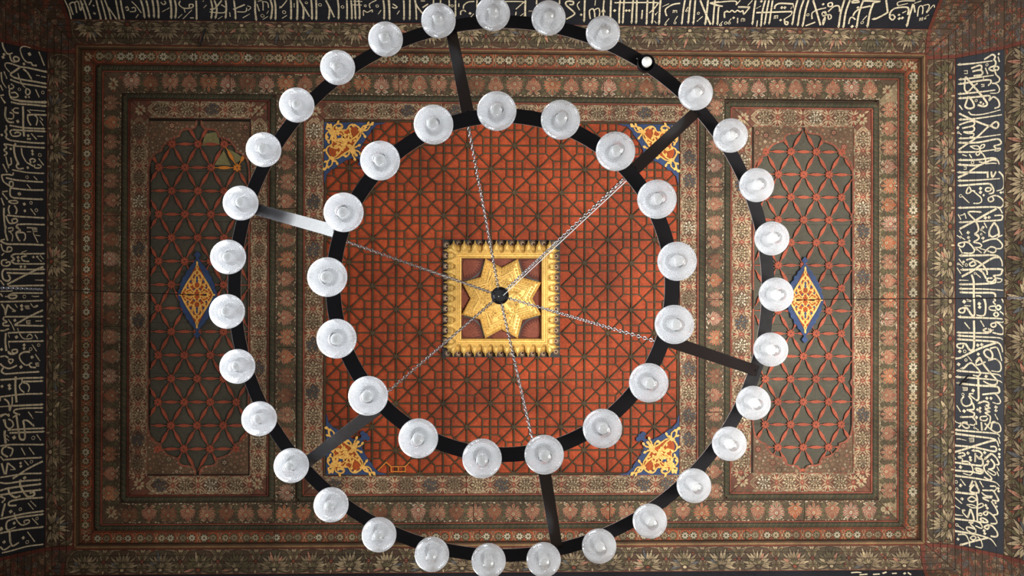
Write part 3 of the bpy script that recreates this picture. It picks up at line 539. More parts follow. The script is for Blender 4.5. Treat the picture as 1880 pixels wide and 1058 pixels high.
L1 = [(0, 70, 8.817, """26:25,20 50,150 110,250 150,260 160,310 180,360 220,385 290,370 305,330 250,300 210,330 240,370; 20:150,260 200,240; d60,265,24 45,310,26; 30>14:590,445 520,440 500,400 430,390 370,330 325,220 330,160 390,135 490,160; d475,260,30 385,420,24; 24:625,220 665,320 715,445; h30>18:750,550 600,515 440,480 330,465 160,410 85,410 85,470 150,550; 30:330,465 240,530 160,580 ;
h28:500,660 440,560 370,500; h28:740,740 560,705 400,680 230,640 160,590; h26:740,800 600,775 400,745 280,715 160,670; 20:285,570 310,650 350,740 400,800; 24:410,815 470,840 480,890 440,920 410,880 420,830; h18:730,635 660,620; 14:640,610 580,600; 20:60,540 110,660; 26>14:15,550 30,700 100,810; 20:0,760 40,850; 22:170,740 215,780 190,820 140,810 140,760 ; 24:150,830 160,940 250,960 290,930 240,880 180,890;
o310,830,22 690,880,24; d415,955,22 465,955,18; 20:570,830 630,960; h28:740,1035 500,1030 300,1010 200,990 160,950; 22:0,930 60,920; 22:10,950 80,1058"""),
(0, 185, 8.817, """h30:735,35 500,20 300,5; h28:735,90 500,65 300,50 170,20; 32:365,90 370,250 370,420 385,580; 20:60,0 90,40; 18:210,150 240,120 300,125; 26:300,200 230,190 190,140; 30:90,100 80,250 130,340 220,350; 22:150,190 210,220 200,290 120,290; d285,335,28; 22:440,150 490,200 ; h26:740,235 560,225 440,230 ; 26:440,230 450,320 495,400; 22:450,240 540,230 600,290 580,400; 14:730,170 470,150; 18:640,260 690,320; 16:640,320 700,410;
h26:710,455 400,440 150,400; h28:720,500 560,490 400,485 200,470; 24:200,470 160,500 200,570 300,570 330,530 270,510 230,530; h16:690,580 600,575; 20:500,530 590,630; d450,565,24 445,620,18 480,620,18; 30:90,400 100,460 80,500 100,550 90,600 150,635; h26:710,690 500,680 300,660 150,640; h26:710,765 400,745 270,735 130,710 60,700; 28:60,700 100,760 60,800 110,850 60,890; d170,780,22;
32:250,690 220,760 240,900 300,1040; 26>18:345,770 360,880 430,1000 490,1020; 24:500,1010 480,960 530,940 570,970 530,1000; d520,815,24 525,865,24; o640,880,26; 20:620,935 700,1045; 20:90,900 120,1040; 22:170,920 180,1020 130,1050; d25,555,22"""),
(0, 300, 8.817, """24:280,0 260,50 300,90 380,80; 22:450,0 540,50; 22:560,20 560,70 640,75 660,40 600,20; d445,70,24; 20:680,0 700,30; h22:700,165 450,150 300,125 190,105; 22:40,10 110,150; 20:120,0 140,80; 24:20,190 120,180 200,190 210,150; 24:20,190 50,290 140,360; 24:150,300 200,300 200,370 150,370 150,300; h26:680,305 450,290 250,270 90,235; o435,225,22; 16:540,210 600,270; 16:430,340 490,410;
h26:690,435 450,430 250,410 160,400 ; 26:160,400 160,520 220,560; h28:680,585 450,575 220,560; d310,495,30; 22:30,460 120,450; 24:30,480 120,590; 22:130,610 250,605 280,640 200,650 130,620; o500,640,22; d390,660,26 400,770,24; o585,760,24; 18:490,735 570,840; 26:150,680 130,750 150,820; 26:230,680 270,750 250,820; 22:15,560 60,680; 30:60,720 60,850 80,1040; h26:700,885 450,870 280,860 110,840; 24:90,850 130,950 180,975 270,950 260,900 190,910 200,960; h26:710,995 450,985 280,990 ; 28:280,990 260,1030 300,1058; 20:430,1040 580,1050"""),
(0, 415, 8.817, """28:90,0 80,100 120,240; 22:120,40 200,30 190,80 130,90; 20:150,90 200,150 190,250; 28:260,0 330,80 ; 30:330,80 260,110 280,190 320,250; 24:280,110 380,110 410,180 380,240; 14:430,35 480,30; 14:430,95 500,95; 14:520,30 600,40; 14:525,60 600,62; 14:525,90 600,90; 14:515,30 540,120; 14:570,150 650,160; 18:530,110 610,270; h28:690,310 500,300 230,295 100,290 0,240; 22:10,230 80,215; 24:10,290 40,390 110,420 180,400 180,350 120,345 110,400;
h24:710,450 500,450 230,455 ; 28:230,455 180,490 230,540 180,570 230,610; h24:710,615 400,615 230,612; 14:340,430 430,400; 20:350,440 430,480; 24:430,490 350,500 370,560 470,575; d290,510,26 295,565,26 535,505,22 600,500,20; 14:640,470 700,540; 14:610,520 670,580; 20:20,480 60,440; 24:110,550 30,560 30,630 100,650 160,620 140,580 90,600; d335,660,24 400,660,24;
h26:710,705 400,705 60,700 ; 30:60,700 30,760 50,860 120,890 160,850 130,790; h30:700,770 450,770 100,760; 30:700,660 600,700 440,780 280,860 110,950; h22>8:690,880 560,875; h28:700,965 500,965 130,975; 22:0,880 60,960"""),
(0, 530, 8.817, """18:0,45 200,40; h26:680,75 400,72 200,75 ; 26:200,75 130,120 170,160 250,150 260,110 150,110; 24:0,80 40,130; 20:70,130 150,130; o390,130,26; 16:510,120 560,130 630,125; h26:680,195 400,205 0,215; 26:20,250 70,330 80,430; 28:80,430 120,260; 24:120,260 180,320 250,370; 16:190,370 250,370; 16:240,250 280,310; d345,280,28 350,335,26; 14:400,280 470,280; 14:410,300 470,303; 14:410,325 480,325; 14:400,280 420,330; 16:490,240 540,300 600,290 600,270 560,290;
30:690,350 600,390 420,480 230,590 ; h26:680,455 400,455 70,455 ; 26:70,455 50,500 110,540 50,560 60,600 150,600; h26:690,605 230,595; 16:130,500 180,570 230,680; d235,515,26; 14:420,520 490,520; 14:430,545 490,545; 14:430,570 490,568; 12:420,520 430,570; h18:660,525 570,525; 24:0,680 60,680 140,650; 18:280,640 320,740 380,810 500,810 520,770 470,740 430,790; h26:680,705 300,710 120,720; 34:90,720 80,860 100,1010; 18:560,745 605,815; d260,785,28; h26:690,850 400,855 130,860;
10:130,740 150,790; 10:130,860 150,960; d385,915,26 385,970,26; o490,980,24 620,915,22; 16:515,905 590,1015; 24:130,1030 180,1050; 24:190,990 200,1040 270,1040 270,990 200,990; 24:320,1058 380,1030 480,1030; d20,985,24"""),
(0, 645, 8.817, """30:130,0 150,40 220,45 280,10; 30>16:480,10 380,15 310,70 330,150 400,220 460,220 490,190 520,200 ; 26:470,200 490,255 580,265; d515,95,28 335,255,28; 18:565,50 640,160; 14:570,195 630,190; 14:575,215 635,215; 14:580,240 635,242; 12:570,190 580,240; 24:0,90 80,80 130,110 ; 24:130,130 210,140 170,200 130,150; 26:0,200 50,250 150,280 270,230; 28:50,270 20,330 80,370 ; h26:620,335 400,345 80,370;
h28:680,430 400,435 230,450 0,465; h28:680,485 500,490 370,490; 34:250,410 245,600 265,830; 22:350,440 350,510 310,560 330,620 390,670; 22:370,510 440,530 470,590 450,660; d145,555,28 150,605,26; d30,570,24; h26:675,690 400,695 200,715 0,740; 28:190,740 190,850 150,970; 26:60,770 130,830 150,960; h30:680,865 400,875 210,885; 18:210,885 0,900; h26:680,920 400,925 240,945 ; 26:240,945 220,990 320,1030; h16:680,990 560,985; 20:450,980 510,1058; 24:0,1040 90,1020 150,1058; 20:0,750 0,810"""),
(0, 760, 8.817, """24:50,90 90,200 150,240 210,190 190,120 130,85; 26:70,90 90,210; 22:0,50 90,0; 26:130,0 150,40; 32:260,20 280,150 300,300 320,400 370,420 400,390 395,250 370,110 ; h28:540,195 440,110 370,110; 16:480,0 530,80; 24:200,60 260,20; h26:700,235 400,245 120,265; h28:700,290 400,300 150,310; 36:75,270 70,350 90,480; 12:100,340 140,380; 12:100,400 140,440; d225,385,32; o535,390,28; 18:590,335 655,430; h26:690,500 400,498 150,500 0,520;
30:110,520 40,560 30,640 120,700; 26:120,540 200,570 190,640 160,690; 18:340,550 405,670; 18:465,545 550,660; h26:660,710 400,720 60,745; 20:0,690 60,760; d330,800,22 335,850,24; 18:390,755 460,835; o505,775,24; 30:20,800 70,980; 30:90,980 120,790; 22:130,800 240,890; 14:160,905 250,900; 30:690,770 600,810 430,900 310,980 200,1050; h26:660,965 400,970 200,1000 0,1030; d395,1035,28"""),
(0, 875, 7.05, """h22:520,45 300,60 100,90 0,80; h24:520,100 300,125 100,155 0,185; h24:520,175 300,195 100,225 0,240; 26:260,40 260,120 320,230 370,265 440,240 430,205 380,215; 24:100,140 120,220 190,270 260,250; d315,20,22; h22:545,275 350,285 200,305 120,330 115,375 210,375; 22:0,260 60,290 20,340; 26:60,350 20,520; d135,455,24; o260,425,18; 12:360,345 430,430; 12:390,315 465,390; h22:550,450 350,475 180,510 0,550; h22:550,490 350,515 200,540 100,575 80,610 ; 22:80,600 80,670 110,700; 18:180,470 210,560 280,630 370,600 370,565 310,575 320,610; d180,605,20; 14:410,540 490,625; o475,545,18;
14:120,690 200,655; h22:550,655 350,675 150,705 0,735; 28:120,700 130,850 ; 22:130,850 160,900 240,855; 14:350,715 445,845; d300,795,22 50,850,22; o350,850,20; 20:0,910 50,950 130,900; h18:550,880 350,905 150,960 20,990; d10,680,26""")]
T1 = [(110, 0, 8.952, """24:190,320 150,150 80,0; 24:220,240 180,120 165,60 240,40 280,210 ; 22:240,40 300,20 340,170 380,50; h28:440,320 400,180 340,0; h28:510,320 460,160 400,0; 20:480,80 520,0; d555,90,18 570,215,24 320,330,20; h28:680,320 640,160 600,0; h26:765,320 720,140 680,0; h26:840,310 800,160 740,0; h26:930,310 840,180 780,100; h28:980,310 950,160 920,0; h28:1060,300 1020,130 1000,0; 20:1080,130 1110,100 1130,160 1090,160; 18:1150,190 1240,180 1230,120 1180,130; 20:1340,210 1260,100 1180,20; 16:1250,290 1290,230; h30:1395,280 1370,130 1330,0; h30:1470,270 1450,120 1420,0; h30:1550,275 1540,120 1520,0; h30:1625,285 1620,120 1600,0; 20:1660,30 1700,70 1740,50 1720,10; 12:1680,190 1750,150; 12:1760,150 1800,120; h30:1835,290 1830,120 1810,0"""),
(310, 0, 8.952, """h30:40,290 40,120 30,0; h30:110,285 120,120 100,0; 22:190,10 170,70 250,130 380,120 400,70 340,70 340,120; 18:250,130 270,200; 12:150,295 220,230; 12:230,310 380,160; 22:350,290 410,290; h28:460,310 455,120 450,0; 12:560,20 580,0; 12:570,130 620,80; h28:700,290 715,120 690,0; h28:770,290 790,140 750,0; 24:680,150 760,130 870,0; 20:670,190 900,205 940,130 860,70 ; h28:935,290 945,120 935,0; 12:810,310 880,265; 16:1010,270 1000,200; h28:1100,300 1090,150 1070,0; 24:1060,150 1250,70; 18:1120,190 1260,190 1280,120; 14:1300,170 1350,120 1290,90; 14:1215,290 1330,225; h30:1440,320 1420,180 1420,0; 20:1490,180 1450,60 ; 18:1460,20 1540,20 1550,170; 18:1540,20 1620,40 1640,130; o1540,255,28; 12:1545,315 1630,265; 10:1610,220 1640,170; h30:1680,300 1700,120 1670,0; h30:1755,310 1755,120 1740,0; 14:1820,100 1860,120"""),
(510, 0, 8.952, """18:30,130 80,90 150,0; o105,195,28; 14:70,300 150,250; h30:220,305 220,120 215,0; 12:270,120 270,50; h32:320,310 325,120 320,0; h30:420,300 420,120 360,0; 26:430,110 520,270; h30:565,305 560,120 550,0; h30:635,310 635,120 630,0; o470,40,20 695,75,26; h28:840,300 850,130 790,0; 26:840,90 930,280; h28:1000,300 1000,120 985,0; o1065,110,24; h28:1140,300 1140,120 1135,0; h28:1220,300 1215,120 1205,0; h28:1280,300 1270,120 1270,0; h28:1345,300 1345,150 1330,0; 16:1230,75 1380,80; 16:1240,15 1390,20; o1440,90,18; 18:1410,260 1410,170 1470,200 1550,160 1550,200; 18:1520,130 1510,60 1620,0; o1635,95,22; 12:1650,230 1700,160; h28:1750,300 1750,120 1735,0; h28:1840,310 1830,120 1820,0"""),
(710, 0, 8.952, """h28:50,310 45,120 40,0; 22:100,60 170,110 130,130 90,110; 14:170,230 210,170; h28:285,310 285,120 280,0; h28:380,310 380,120 380,0; h26:490,310 480,120 470,0; 26:460,0 500,100 600,230; 26:590,120 680,60; 18:560,10 630,10; h24:770,60 770,0; 24:885,60 885,0; 26:1030,100 1025,0; h26:1130,260 1130,120 1130,0; o1075,90,22; 20:1185,50 1185,110; 22:1260,140 1270,80 1340,30 1440,20; 22:1215,240 1220,180 1270,165 1300,190; d1370,215,24; 14:1370,290 1430,220; 24:1480,120 1485,0"""),
(910, 0, 8.952, """18:150,20 450,25 430,60 330,150; h18:330,240 335,190; 12:390,270 460,215; h30:485,270 485,120 490,0; 14:540,180 600,180; 24:670,70 675,0; 24:1050,60 1050,0; 28:1160,310 1270,250 1290,200 1160,80 1170,20 1270,20 1270,70 1210,70; 18:1380,20 1340,80 1380,160; d1405,240,22; h30:1455,340 1460,150 1465,0; 24:1555,310 1540,180 1590,140 1620,180 1630,280; 20:1620,160 1690,130 1710,200 1700,260; 26:1770,260 1770,120 1780,0; 18:1740,200 1770,150 1800,200; 14:1640,0 1630,90"""),
(1110, 0, 8.952, """30:95,290 100,120 105,0; 24:160,40 400,38 840,38 870,60 810,140; h28:240,370 240,180 255,0; h28:300,370 310,180 320,0; h30:445,370 455,180 470,0; h30:520,370 525,180 530,0; h30:690,385 695,180 705,0; h30:780,370 795,180 805,0; h32:895,385 905,180 920,0; d165,170,26 355,170,24 405,170,24; h24:610,300 620,160; 22:730,210 810,140; 12:840,230 870,190; 12:840,250 830,220; 14:820,340 850,380; 14:950,105 1060,55; 26:1240,50 1120,70 1000,150 1020,260; 12:1120,210 1130,170; 12:1150,210 1155,170; 12:1185,210 1185,170; 12:1120,168 1190,168; 16:1000,370 1060,300; o1000,395,16 1155,370,20; 16:1150,340 1200,260; h28:1270,385 1290,180 1320,0; h30:1375,370 1390,180 1410,0; h30:1460,380 1475,180 1490,0; 14:1340,160 1370,110; o1345,175,16 1540,215,20; 16:1515,350 1610,265; h32:1655,390 1680,180 1700,0; 30:1740,400 1660,220 1570,0; h28:1780,390 1795,180 1815,0; h28:1855,390 1870,140; 30:1730,45 1880,90; 16:1730,40 1880,20"""),
(1310, 0, 8.952, """h28:65,395 70,250 85,110; 30:20,75 150,100; 22:20,40 350,15 370,80; 18:370,80 440,0; 28:180,290 180,200 230,185 ; 24:210,170 260,195 300,165 350,195 390,165 440,190 480,170 495,230 540,180 590,120; 32:400,110 480,110 600,115; 16:560,90 640,0; h30:640,390 660,200 690,0; o115,405,20 200,375,24 258,375,20; 14:120,380 150,345; 14:250,350 290,300; d330,290,22; h20:395,370 395,290; 12:455,350 455,310 485,300 485,350; 12:485,305 510,305 510,345; 12:700,135 780,90; h20:710,430 720,330; h28:780,420 800,200 850,0; h28:840,390 870,200 910,0; h28:915,380 940,200 970,0; 30:1000,140 1020,80 1100,50 1310,60 ; 16:1310,70 1310,130; 30:700,205 1000,195 1290,185; 20:1290,185 1270,240 1180,300; 26:1165,300 1170,380 1210,400 1220,360 1180,350; d1120,120,26 1170,120,26 1100,325,24; 12:995,310 1000,260; 12:1020,305 1022,260; 12:1050,300 1055,250; 12:995,255 1060,250; d785,15,24; h30:1295,395 1330,180 1380,0; h30:1385,410 1420,180 1480,0; h30:1465,420 1510,180 1560,0; 26:1510,420 1670,360; 30:1755,410 1690,180 1635,0; 24:1850,125 1720,155 1620,210 1620,310; o1550,240,22; d1800,65,22; 20:1780,240 1790,200 1840,190 1840,250 1780,240; 16:1800,410 1790,350 1830,270 1830,330 1800,410; 12:1270,150 1280,110"""),
(1510, 0, 8.952, """24:100,110 90,60 150,40 160,90 110,110; 26:90,190 190,100 270,100 280,190; 24:0,260 60,240 20,190; 22:60,240 130,240 140,290 100,310 90,250; 16:0,400 40,290; h32:265,440 300,200 360,0; h32:345,440 380,200 450,0; 30:470,30 540,0 600,30 480,40; h32:560,440 600,200 670,0; 30:500,260 540,190 640,130 790,95; d580,120,24; 24:430,390 450,300 490,280 540,320; d485,430,28; o650,365,24; 16:660,330 730,255; h34:740,430 780,200 840,40; 30:680,10 950,20; 20:840,40 940,25; h34:830,310 880,300 1000,240 1080,190 ; 30:1070,190 1045,0; 26:1150,330 1100,280 1150,240 1190,280 1150,330; 30:1100,260 1120,190 1200,130 1400,120 1400,240; 20:1240,90 1230,40 1330,10 1520,10; 16:1240,90 1400,50; h34:1390,420 1430,250 1490,60; 26:1520,200 1500,80; 18:1510,50 1620,10; d1255,240,22 1260,300,26 1310,290,26; 20:1310,210 1375,175; 20:1560,270 1580,130 1620,90 1650,130 1640,230; 18:1650,90 1740,70 1750,120 1700,200; 16:1710,210 1820,80 1840,120; 12:1590,340 1600,290; 12:1615,335 1620,285; 12:1640,335 1645,280; o1685,300,14; 12:1690,270 1750,240""")]
BK = [(1540, 1040, 8.0, """20:180,100 260,92 330,98; 24:640,110 700,90; 26:980,100 950,120; 26:1010,98 1060,130; 20:780,110 850,105; 20:300,130 420,120; 20:500,125 600,118""")]
letters('right', R1); letters('left', L1); letters('front', T1); letters('back', BK)
# ------------------------------------------------------------------ central coffer: orange boards under an eight-pointed lath lattice
DB = 8.0
cx0, cy0 = un(921, 547, DB); G = 42.87 * DB / F
ox, oy = ux(597.6, DB), uy(224.6, DB, 921); ex, ey = ux(1244.6, DB), uy(870, DB, 921); GX = (ex - ox) / 15; GY = (ey - oy) / 15
pan = empty('ceiling_panel', (cx0, cy0, CZ + DB), 'large square orange ceiling panel with a dark star lattice in the middle of the ceiling', 'panel')
for k in range(5):
    xa, xb = ox - .01 + (ex - ox + .02) * k / 5, ox - .01 + (ex - ox + .02) * (k + 1) / 5
    board('board', pan, [(xa, oy - .01), (xb, oy - .01), (xb, ey + .01), (xa, ey + .01)], zf(DB + .004), 'orange_board', .03, gap=.0008)
HB = (5.0, 10.0)   # the boss hides these cells
def inboss(i, j): return HB[0] - .01 < i < HB[1] + .01 and HB[0] - .01 < j < HB[1] + .01
_seg = 0
def lath(name, parent, p, q, w, h, m, D, lift=0):
    dx, dy = q[0] - p[0], q[1] - p[1]; L = math.hypot(dx, dy); nx, ny = -dy / L * w / 2, dx / L * w / 2
    z0 = CZ + D - h - lift; z1 = CZ + D + .002; b = Bm([m]); e = .25
    a = [(p[0] + nx, p[1] + ny), (q[0] + nx, q[1] + ny), (q[0] - nx, q[1] - ny), (p[0] - nx, p[1] - ny)]
    a2 = [(p[0] + nx * (1 - e), p[1] + ny * (1 - e)), (q[0] + nx * (1 - e), q[1] + ny * (1 - e)), (q[0] - nx * (1 - e), q[1] - ny * (1 - e)), (p[0] - nx * (1 - e), p[1] - ny * (1 - e))]
    b.quads([[(*t, z1) for t in a], [(*t, z0 + .003) for t in a], [(*t, z0) for t in a2]], m, True); b.face([(*t, z0) for t in a2], m)
    return b.obj(name, parent)
def gp(i, j): return (ox + GX * i, oy + GY * j)
LW = .0125
for k in range(16):
    lw = LW if 0 < k < 15 else LW * 1.2
    runs = [(0, 15)] if not (HB[0] <= k <= HB[1]) else [(0, 5.06), (9.94, 15)]
    for a, b_ in runs:
        lath('lattice_strip', pan, gp(a, k), gp(b_, k), lw, .012, 'lath', DB, .0004 * (k % 2)); lath('lattice_strip', pan, gp(k, a), gp(k, b_), lw, .013, 'lath', DB, .0008 + .0004 * (k % 2))
for c in range(1, 30, 2):
    for kind in (0, 1):
        pts = []
        for n in range(16):
            i, j = (n, c - n) if kind == 0 else (n, n + c - 15)
            if 0 <= i <= 15 and 0 <= j <= 15 and (i + j) % 2 == 1: pts.append((i, j))
        if kind == 1:
            pts = []
            d = c - 15
            for n in range(16):
                j = n + d
                if 0 <= j <= 15: pts.append((n, j))
            if d % 2 == 0:
                d2 = d + 1; pts = [(n, n + d2) for n in range(16) if 0 <= n + d2 <= 15]
        seg = []
        for p, q in zip(pts, pts[1:]):
            if inboss((p[0] + q[0]) / 2, (p[1] + q[1]) / 2):
                if seg: lath('lattice_strip', pan, gp(*seg[0]), gp(*seg[1]), LW * .85, .011, 'lath', DB, .0013); seg = []
            else: seg = [seg[0] if seg else p, q]
        if seg: lath('lattice_strip', pan, gp(*seg[0]), gp(*seg[1]), LW * .85, .011, 'lath', DB, .0017 if kind else .0013)
sq = .34
for i in range(16):
    for j in range(16):
        if (i + j) % 2 or (HB[0] < i < HB[1] and HB[0] < j < HB[1]): continue
        b = Bm(['lath']); x0, y0 = gp(max(i - sq, 0), max(j - sq, 0)); x1, y1 = gp(min(i + sq, 15), min(j + sq, 15)); w = LW * .38; z = CZ + DB
        o_ = [(x0 - w, y0 - w), (x1 + w, y0 - w), (x1 + w, y1 + w), (x0 - w, y1 + w)]; i_ = [(x0 + w, y0 + w), (x1 - w, y0 + w), (x1 - w, y1 - w), (x0 + w, y1 - w)]
        b.quads([[(*t, z + .002) for t in o_], [(*t, z - .0095) for t in o_], [(*t, z - .0095) for t in i_], [(*t, z + .002) for t in i_]], 'lath', True)
        ym = j == 15 and i in (4,)
        b.obj('lattice_square', pan)
for i in range(15):
    for j in range(15):
        if inboss(i + .5, j + .5): continue
        if (i + j) % 2 == 0: p, q = (i + sq, j + sq), (i + 1 - sq, j + 1 - sq)
        else: p, q = (i + 1 - sq, j + sq), (i + sq, j + 1 - sq)
        lath('lattice_crossbar', pan, gp(*p), gp(*q), LW * .78, .0102, 'lath', DB)
# ------------------------------------------------------------------ gilded boss
bx, by = un(921, 548.5, 7.9); DG = 7.90; k_ = DG / F
boss = empty('ceiling_boss', (bx, by, CZ + 7.99), 'square gilded carved boss with an eight-pointed star at the centre of the ceiling', 'ornament')
def sqr(name, prof_, m, parent=boss, close=False):
    """square ring swept along (half size px, depth below DB) profile"""
    b = Bm([m]); rows = []
    for r, d in prof_:
        r *= k_; rows.append([(bx - r, by - r, CZ + DB - d), (bx + r, by - r, CZ + DB - d), (bx + r, by + r, CZ + DB - d), (bx - r, by + r, CZ + DB - d)])
    b.quads(rows, m, True)
    if close: b.face(rows[-1], m)
    return b.obj(name, parent)
sqr('backing_board', [(109, -.004), (109, .022), (70, .022)], 'paint_navy')
sqr('gilded_moulding', [(99, .02), (98, .05), (94, .064), (89, .07), (86, .085), (83.5, .1), (82, .1), (80.5, .088), (78, .088), (76.5, .098), (74.5, .094), (73.5, .06), (73.5, .03)], 'leaf_gold')
sqr('recessed_field', [(75, .032), (1, .032)], 'maroon', close=True)
zb = CZ + DB
for side in range(4):
    ca, sa = (1, 0, -1, 0)[side], (0, 1, 0, -1)[side]
    def T(u, v): u *= k_; v *= k_; return (bx + ca * u - sa * v, by + sa * u + ca * v)
    for k in range(10):
        u = (k - 4.5) * 19.7
        b = Bm(['leaf_gold']); pr = [(0, -108), (2, -103.5), (2.4, -101), (5, -99.5), (6.4, -95), (7.4, -89.5), (9.2, -85.5), (5, -83.8), (0, -84.5), (-5, -83.8), (-9.2, -85.5), (-7.4, -89.5), (-6.4, -95), (-5, -99.5), (-2.4, -101), (-2, -103.5)]
        lo = [(*T(u + a, v), zb - .03) for a, v in pr]; mi = [(*T(u + a * .8, v * .995), zb - .092) for a, v in pr]; up = [(*T(u + a * .35, -94 + (v + 94) * .4), zb - .108) for a, v in pr]
        b.quads([lo, mi, up], 'leaf_gold', True); b.face(up, 'leaf_gold'); b.obj('crest_leaf', boss)
        if k < 10:
            for dv in ((0,) if k else (0,)):
                x, y = T(u + 9.85, -101.5); b = Bm(['paint_bluegrey', 'paint_pink', 'maroon'])
                for ly, r, cn in ((0, 7.2, 'paint_dark'), (1, 6.4, 'paint_cream2'), (2, 5.2, 'maroon'), (3, 4, 'paint_pale'), (4, 2.2, 'maroon')): b.face([(px_, py_, zb - .024 - .001 * ly) for px_, py_ in ell(x, y, r * k_, r * k_, 10)], cn)
                b.obj('painted_rosette', boss)
# painted scallops on the recessed field
for side in range(4):
    ca, sa = (1, 0, -1, 0)[side], (0, 1, 0, -1)[side]
    def T(u, v): u *= k_; v *= k_; return (bx + ca * u - sa * v, by + sa * u + ca * v)
    b = Bm(['scallop'])
    for (cu, cv, R, a0, a1, n) in ((-70, -70, 33, 0, 90, 9), (0, -76, 20, 10, 170, 7)):
        ring_ = [T(cu + (R + 5) * math.cos(math.radians(a0 + (a1 - a0) * q / 12)), cv + (R + 5) * math.sin(math.radians(a0 + (a1 - a0) * q / 12))) for q in range(13)]
        b.face([(*T(cu, cv), zb - .0335)] + [(*p, zb - .0335) for p in ring_], 'paint_bluegrey')
        ring_ = [T(cu + (R + 2.4) * math.cos(math.radians(a0 + (a1 - a0) * q / 12)), cv + (R + 2.4) * math.sin(math.radians(a0 + (a1 - a0) * q / 12))) for q in range(13)]
        b.face([(*T(cu, cv), zb - .0345)] + [(*p, zb - .0345) for p in ring_], 'maroon')
        for q in range(n):
            a = math.radians(a0 + (a1 - a0) * (q + .5) / n); lp = leaf(cu, cv, a, R, R * 1.2 / n * (1.5 if n > 8 else 1.9))
            b.face([(*T(*p), zb - .0355 - .0003 * q) for p in lp], 'scallop')
    b.obj('painted_scallop', boss)
star = []
base8 = [(30, -73.5), (39.5, -38.5), (73.5, -30), (57, 0)]
for s in range(4):
    ca, sa = (1, 0, -1, 0)[s], (0, 1, 0, -1)[s]
    for u, v in base8: star.append((ca * u - sa * v, sa * u + ca * v))
def SP(p, f, d): return (bx + p[0] * f * k_, by + p[1] * f * k_, zb - d)
b = Bm(['leaf_gold']); rows = [[SP(p, 1, .03) for p in star], [SP(p, 1, .062) for p in star], [SP(p, .93, .078) for p in star], [SP(p, .90, .07) for p in star], [SP(p, .74, .078) for p in star], [SP(p, .72, .092) for p in star], [SP(p, .67, .092) for p in star], [SP(p, .65, .08) for p in star], [SP(p, .4, .084) for p in star], [SP(p, .2, .1) for p in star]]
b.quads(rows, 'leaf_gold', True); b.face(rows[-1], 'leaf_gold'); b.obj('gilded_star', boss)
def dome(b, x, y, r, z, m, n=8, hgt=1.0):
    rows = [[(x + r * c * math.cos(2 * math.pi * k / n), y + r * c * math.sin(2 * math.pi * k / n), z - r * hgt * s) for k in range(n)] for c, s in ((1, -.3), (.92, .4), (.62, .8), (.25, .97))]
    b.quads(rows, m, True); b.face(rows[-1], m)
b = Bm(['leaf_gold']); N = len(star)
for f, sp, r in ((.83, 5.6, 2.5), (.955, 5.5, 1.5)):
    for a in range(N):
        p, q = star[a], star[(a + 1) % N]; L = math.hypot(q[0] - p[0], q[1] - p[1]) * f; n = int(L / sp)
        for t in range(n): x = (p[0] + (q[0] - p[0]) * (t + .5) / n) * f; y = (p[1] + (q[1] - p[1]) * (t + .5) / n) * f; dome(b, bx + x * k_, by + y * k_, r * k_, zb - .075, 'leaf_gold')
for k in range(90):
    a = k * 2.39996; r = 12 + 26 * math.sqrt(k / 90.0); dome(b, bx + r * math.cos(a) * k_, by + r * math.sin(a) * k_, (2.0 + (k % 3) * .4) * k_, zb - .084, 'leaf_gold', 6)
for d in range(-68, 69, 5):
    for s in range(4):
        ca, sa = (1, 0, -1, 0)[s], (0, 1, 0, -1)[s]; u, v = d, -91 if s % 2 else -89
        if s % 2: dome(b, bx + (ca * u - sa * v) * k_, by + (sa * u + ca * v) * k_, 2.2 * k_, zb - .088, 'leaf_gold', 6)
bd = b.obj('bead_carving', boss); bd['kind'] = 'stuff'
for k in range(8):
    a = math.pi / 8 + k * math.pi / 4; x = bx + 29 * math.cos(a) * k_; y = by + 29 * math.sin(a) * k_
    b = Bm(['leaf_gold'])
    for q in range(6): dome(b, x + 3.6 * k_ * math.cos(q * math.pi / 3), y + 3.6 * k_ * math.sin(q * math.pi / 3), 2.6 * k_, zb - .088, 'leaf_gold', 6, .8)
    dome(b, x, y, 2.2 * k_, zb - .098, 'leaf_gold', 6); b.face([(x + 1.0 * k_ * math.cos(t), y + 1.0 * k_ * math.sin(t), zb - .1115) for t in (0, 1.57, 3.14, 4.71)], 'paint_dark'); b.obj('carved_flower', boss)
for s in range(4):
    for g in (-1, 1):
        ca, sa = (1, 0, -1, 0)[s], (0, 1, 0, -1)[s]; b = Bm(['leaf_gold'])
        q = [(g * 14, -50), (g * 19, -38), (g * 24, -27)]
        tube(b, [(bx + (ca * u - sa * v) * k_, by + (sa * u + ca * v) * k_, zb - .088) for u, v in q], 1.5 * k_, 'leaf_gold'); b.obj('carved_rib', boss)
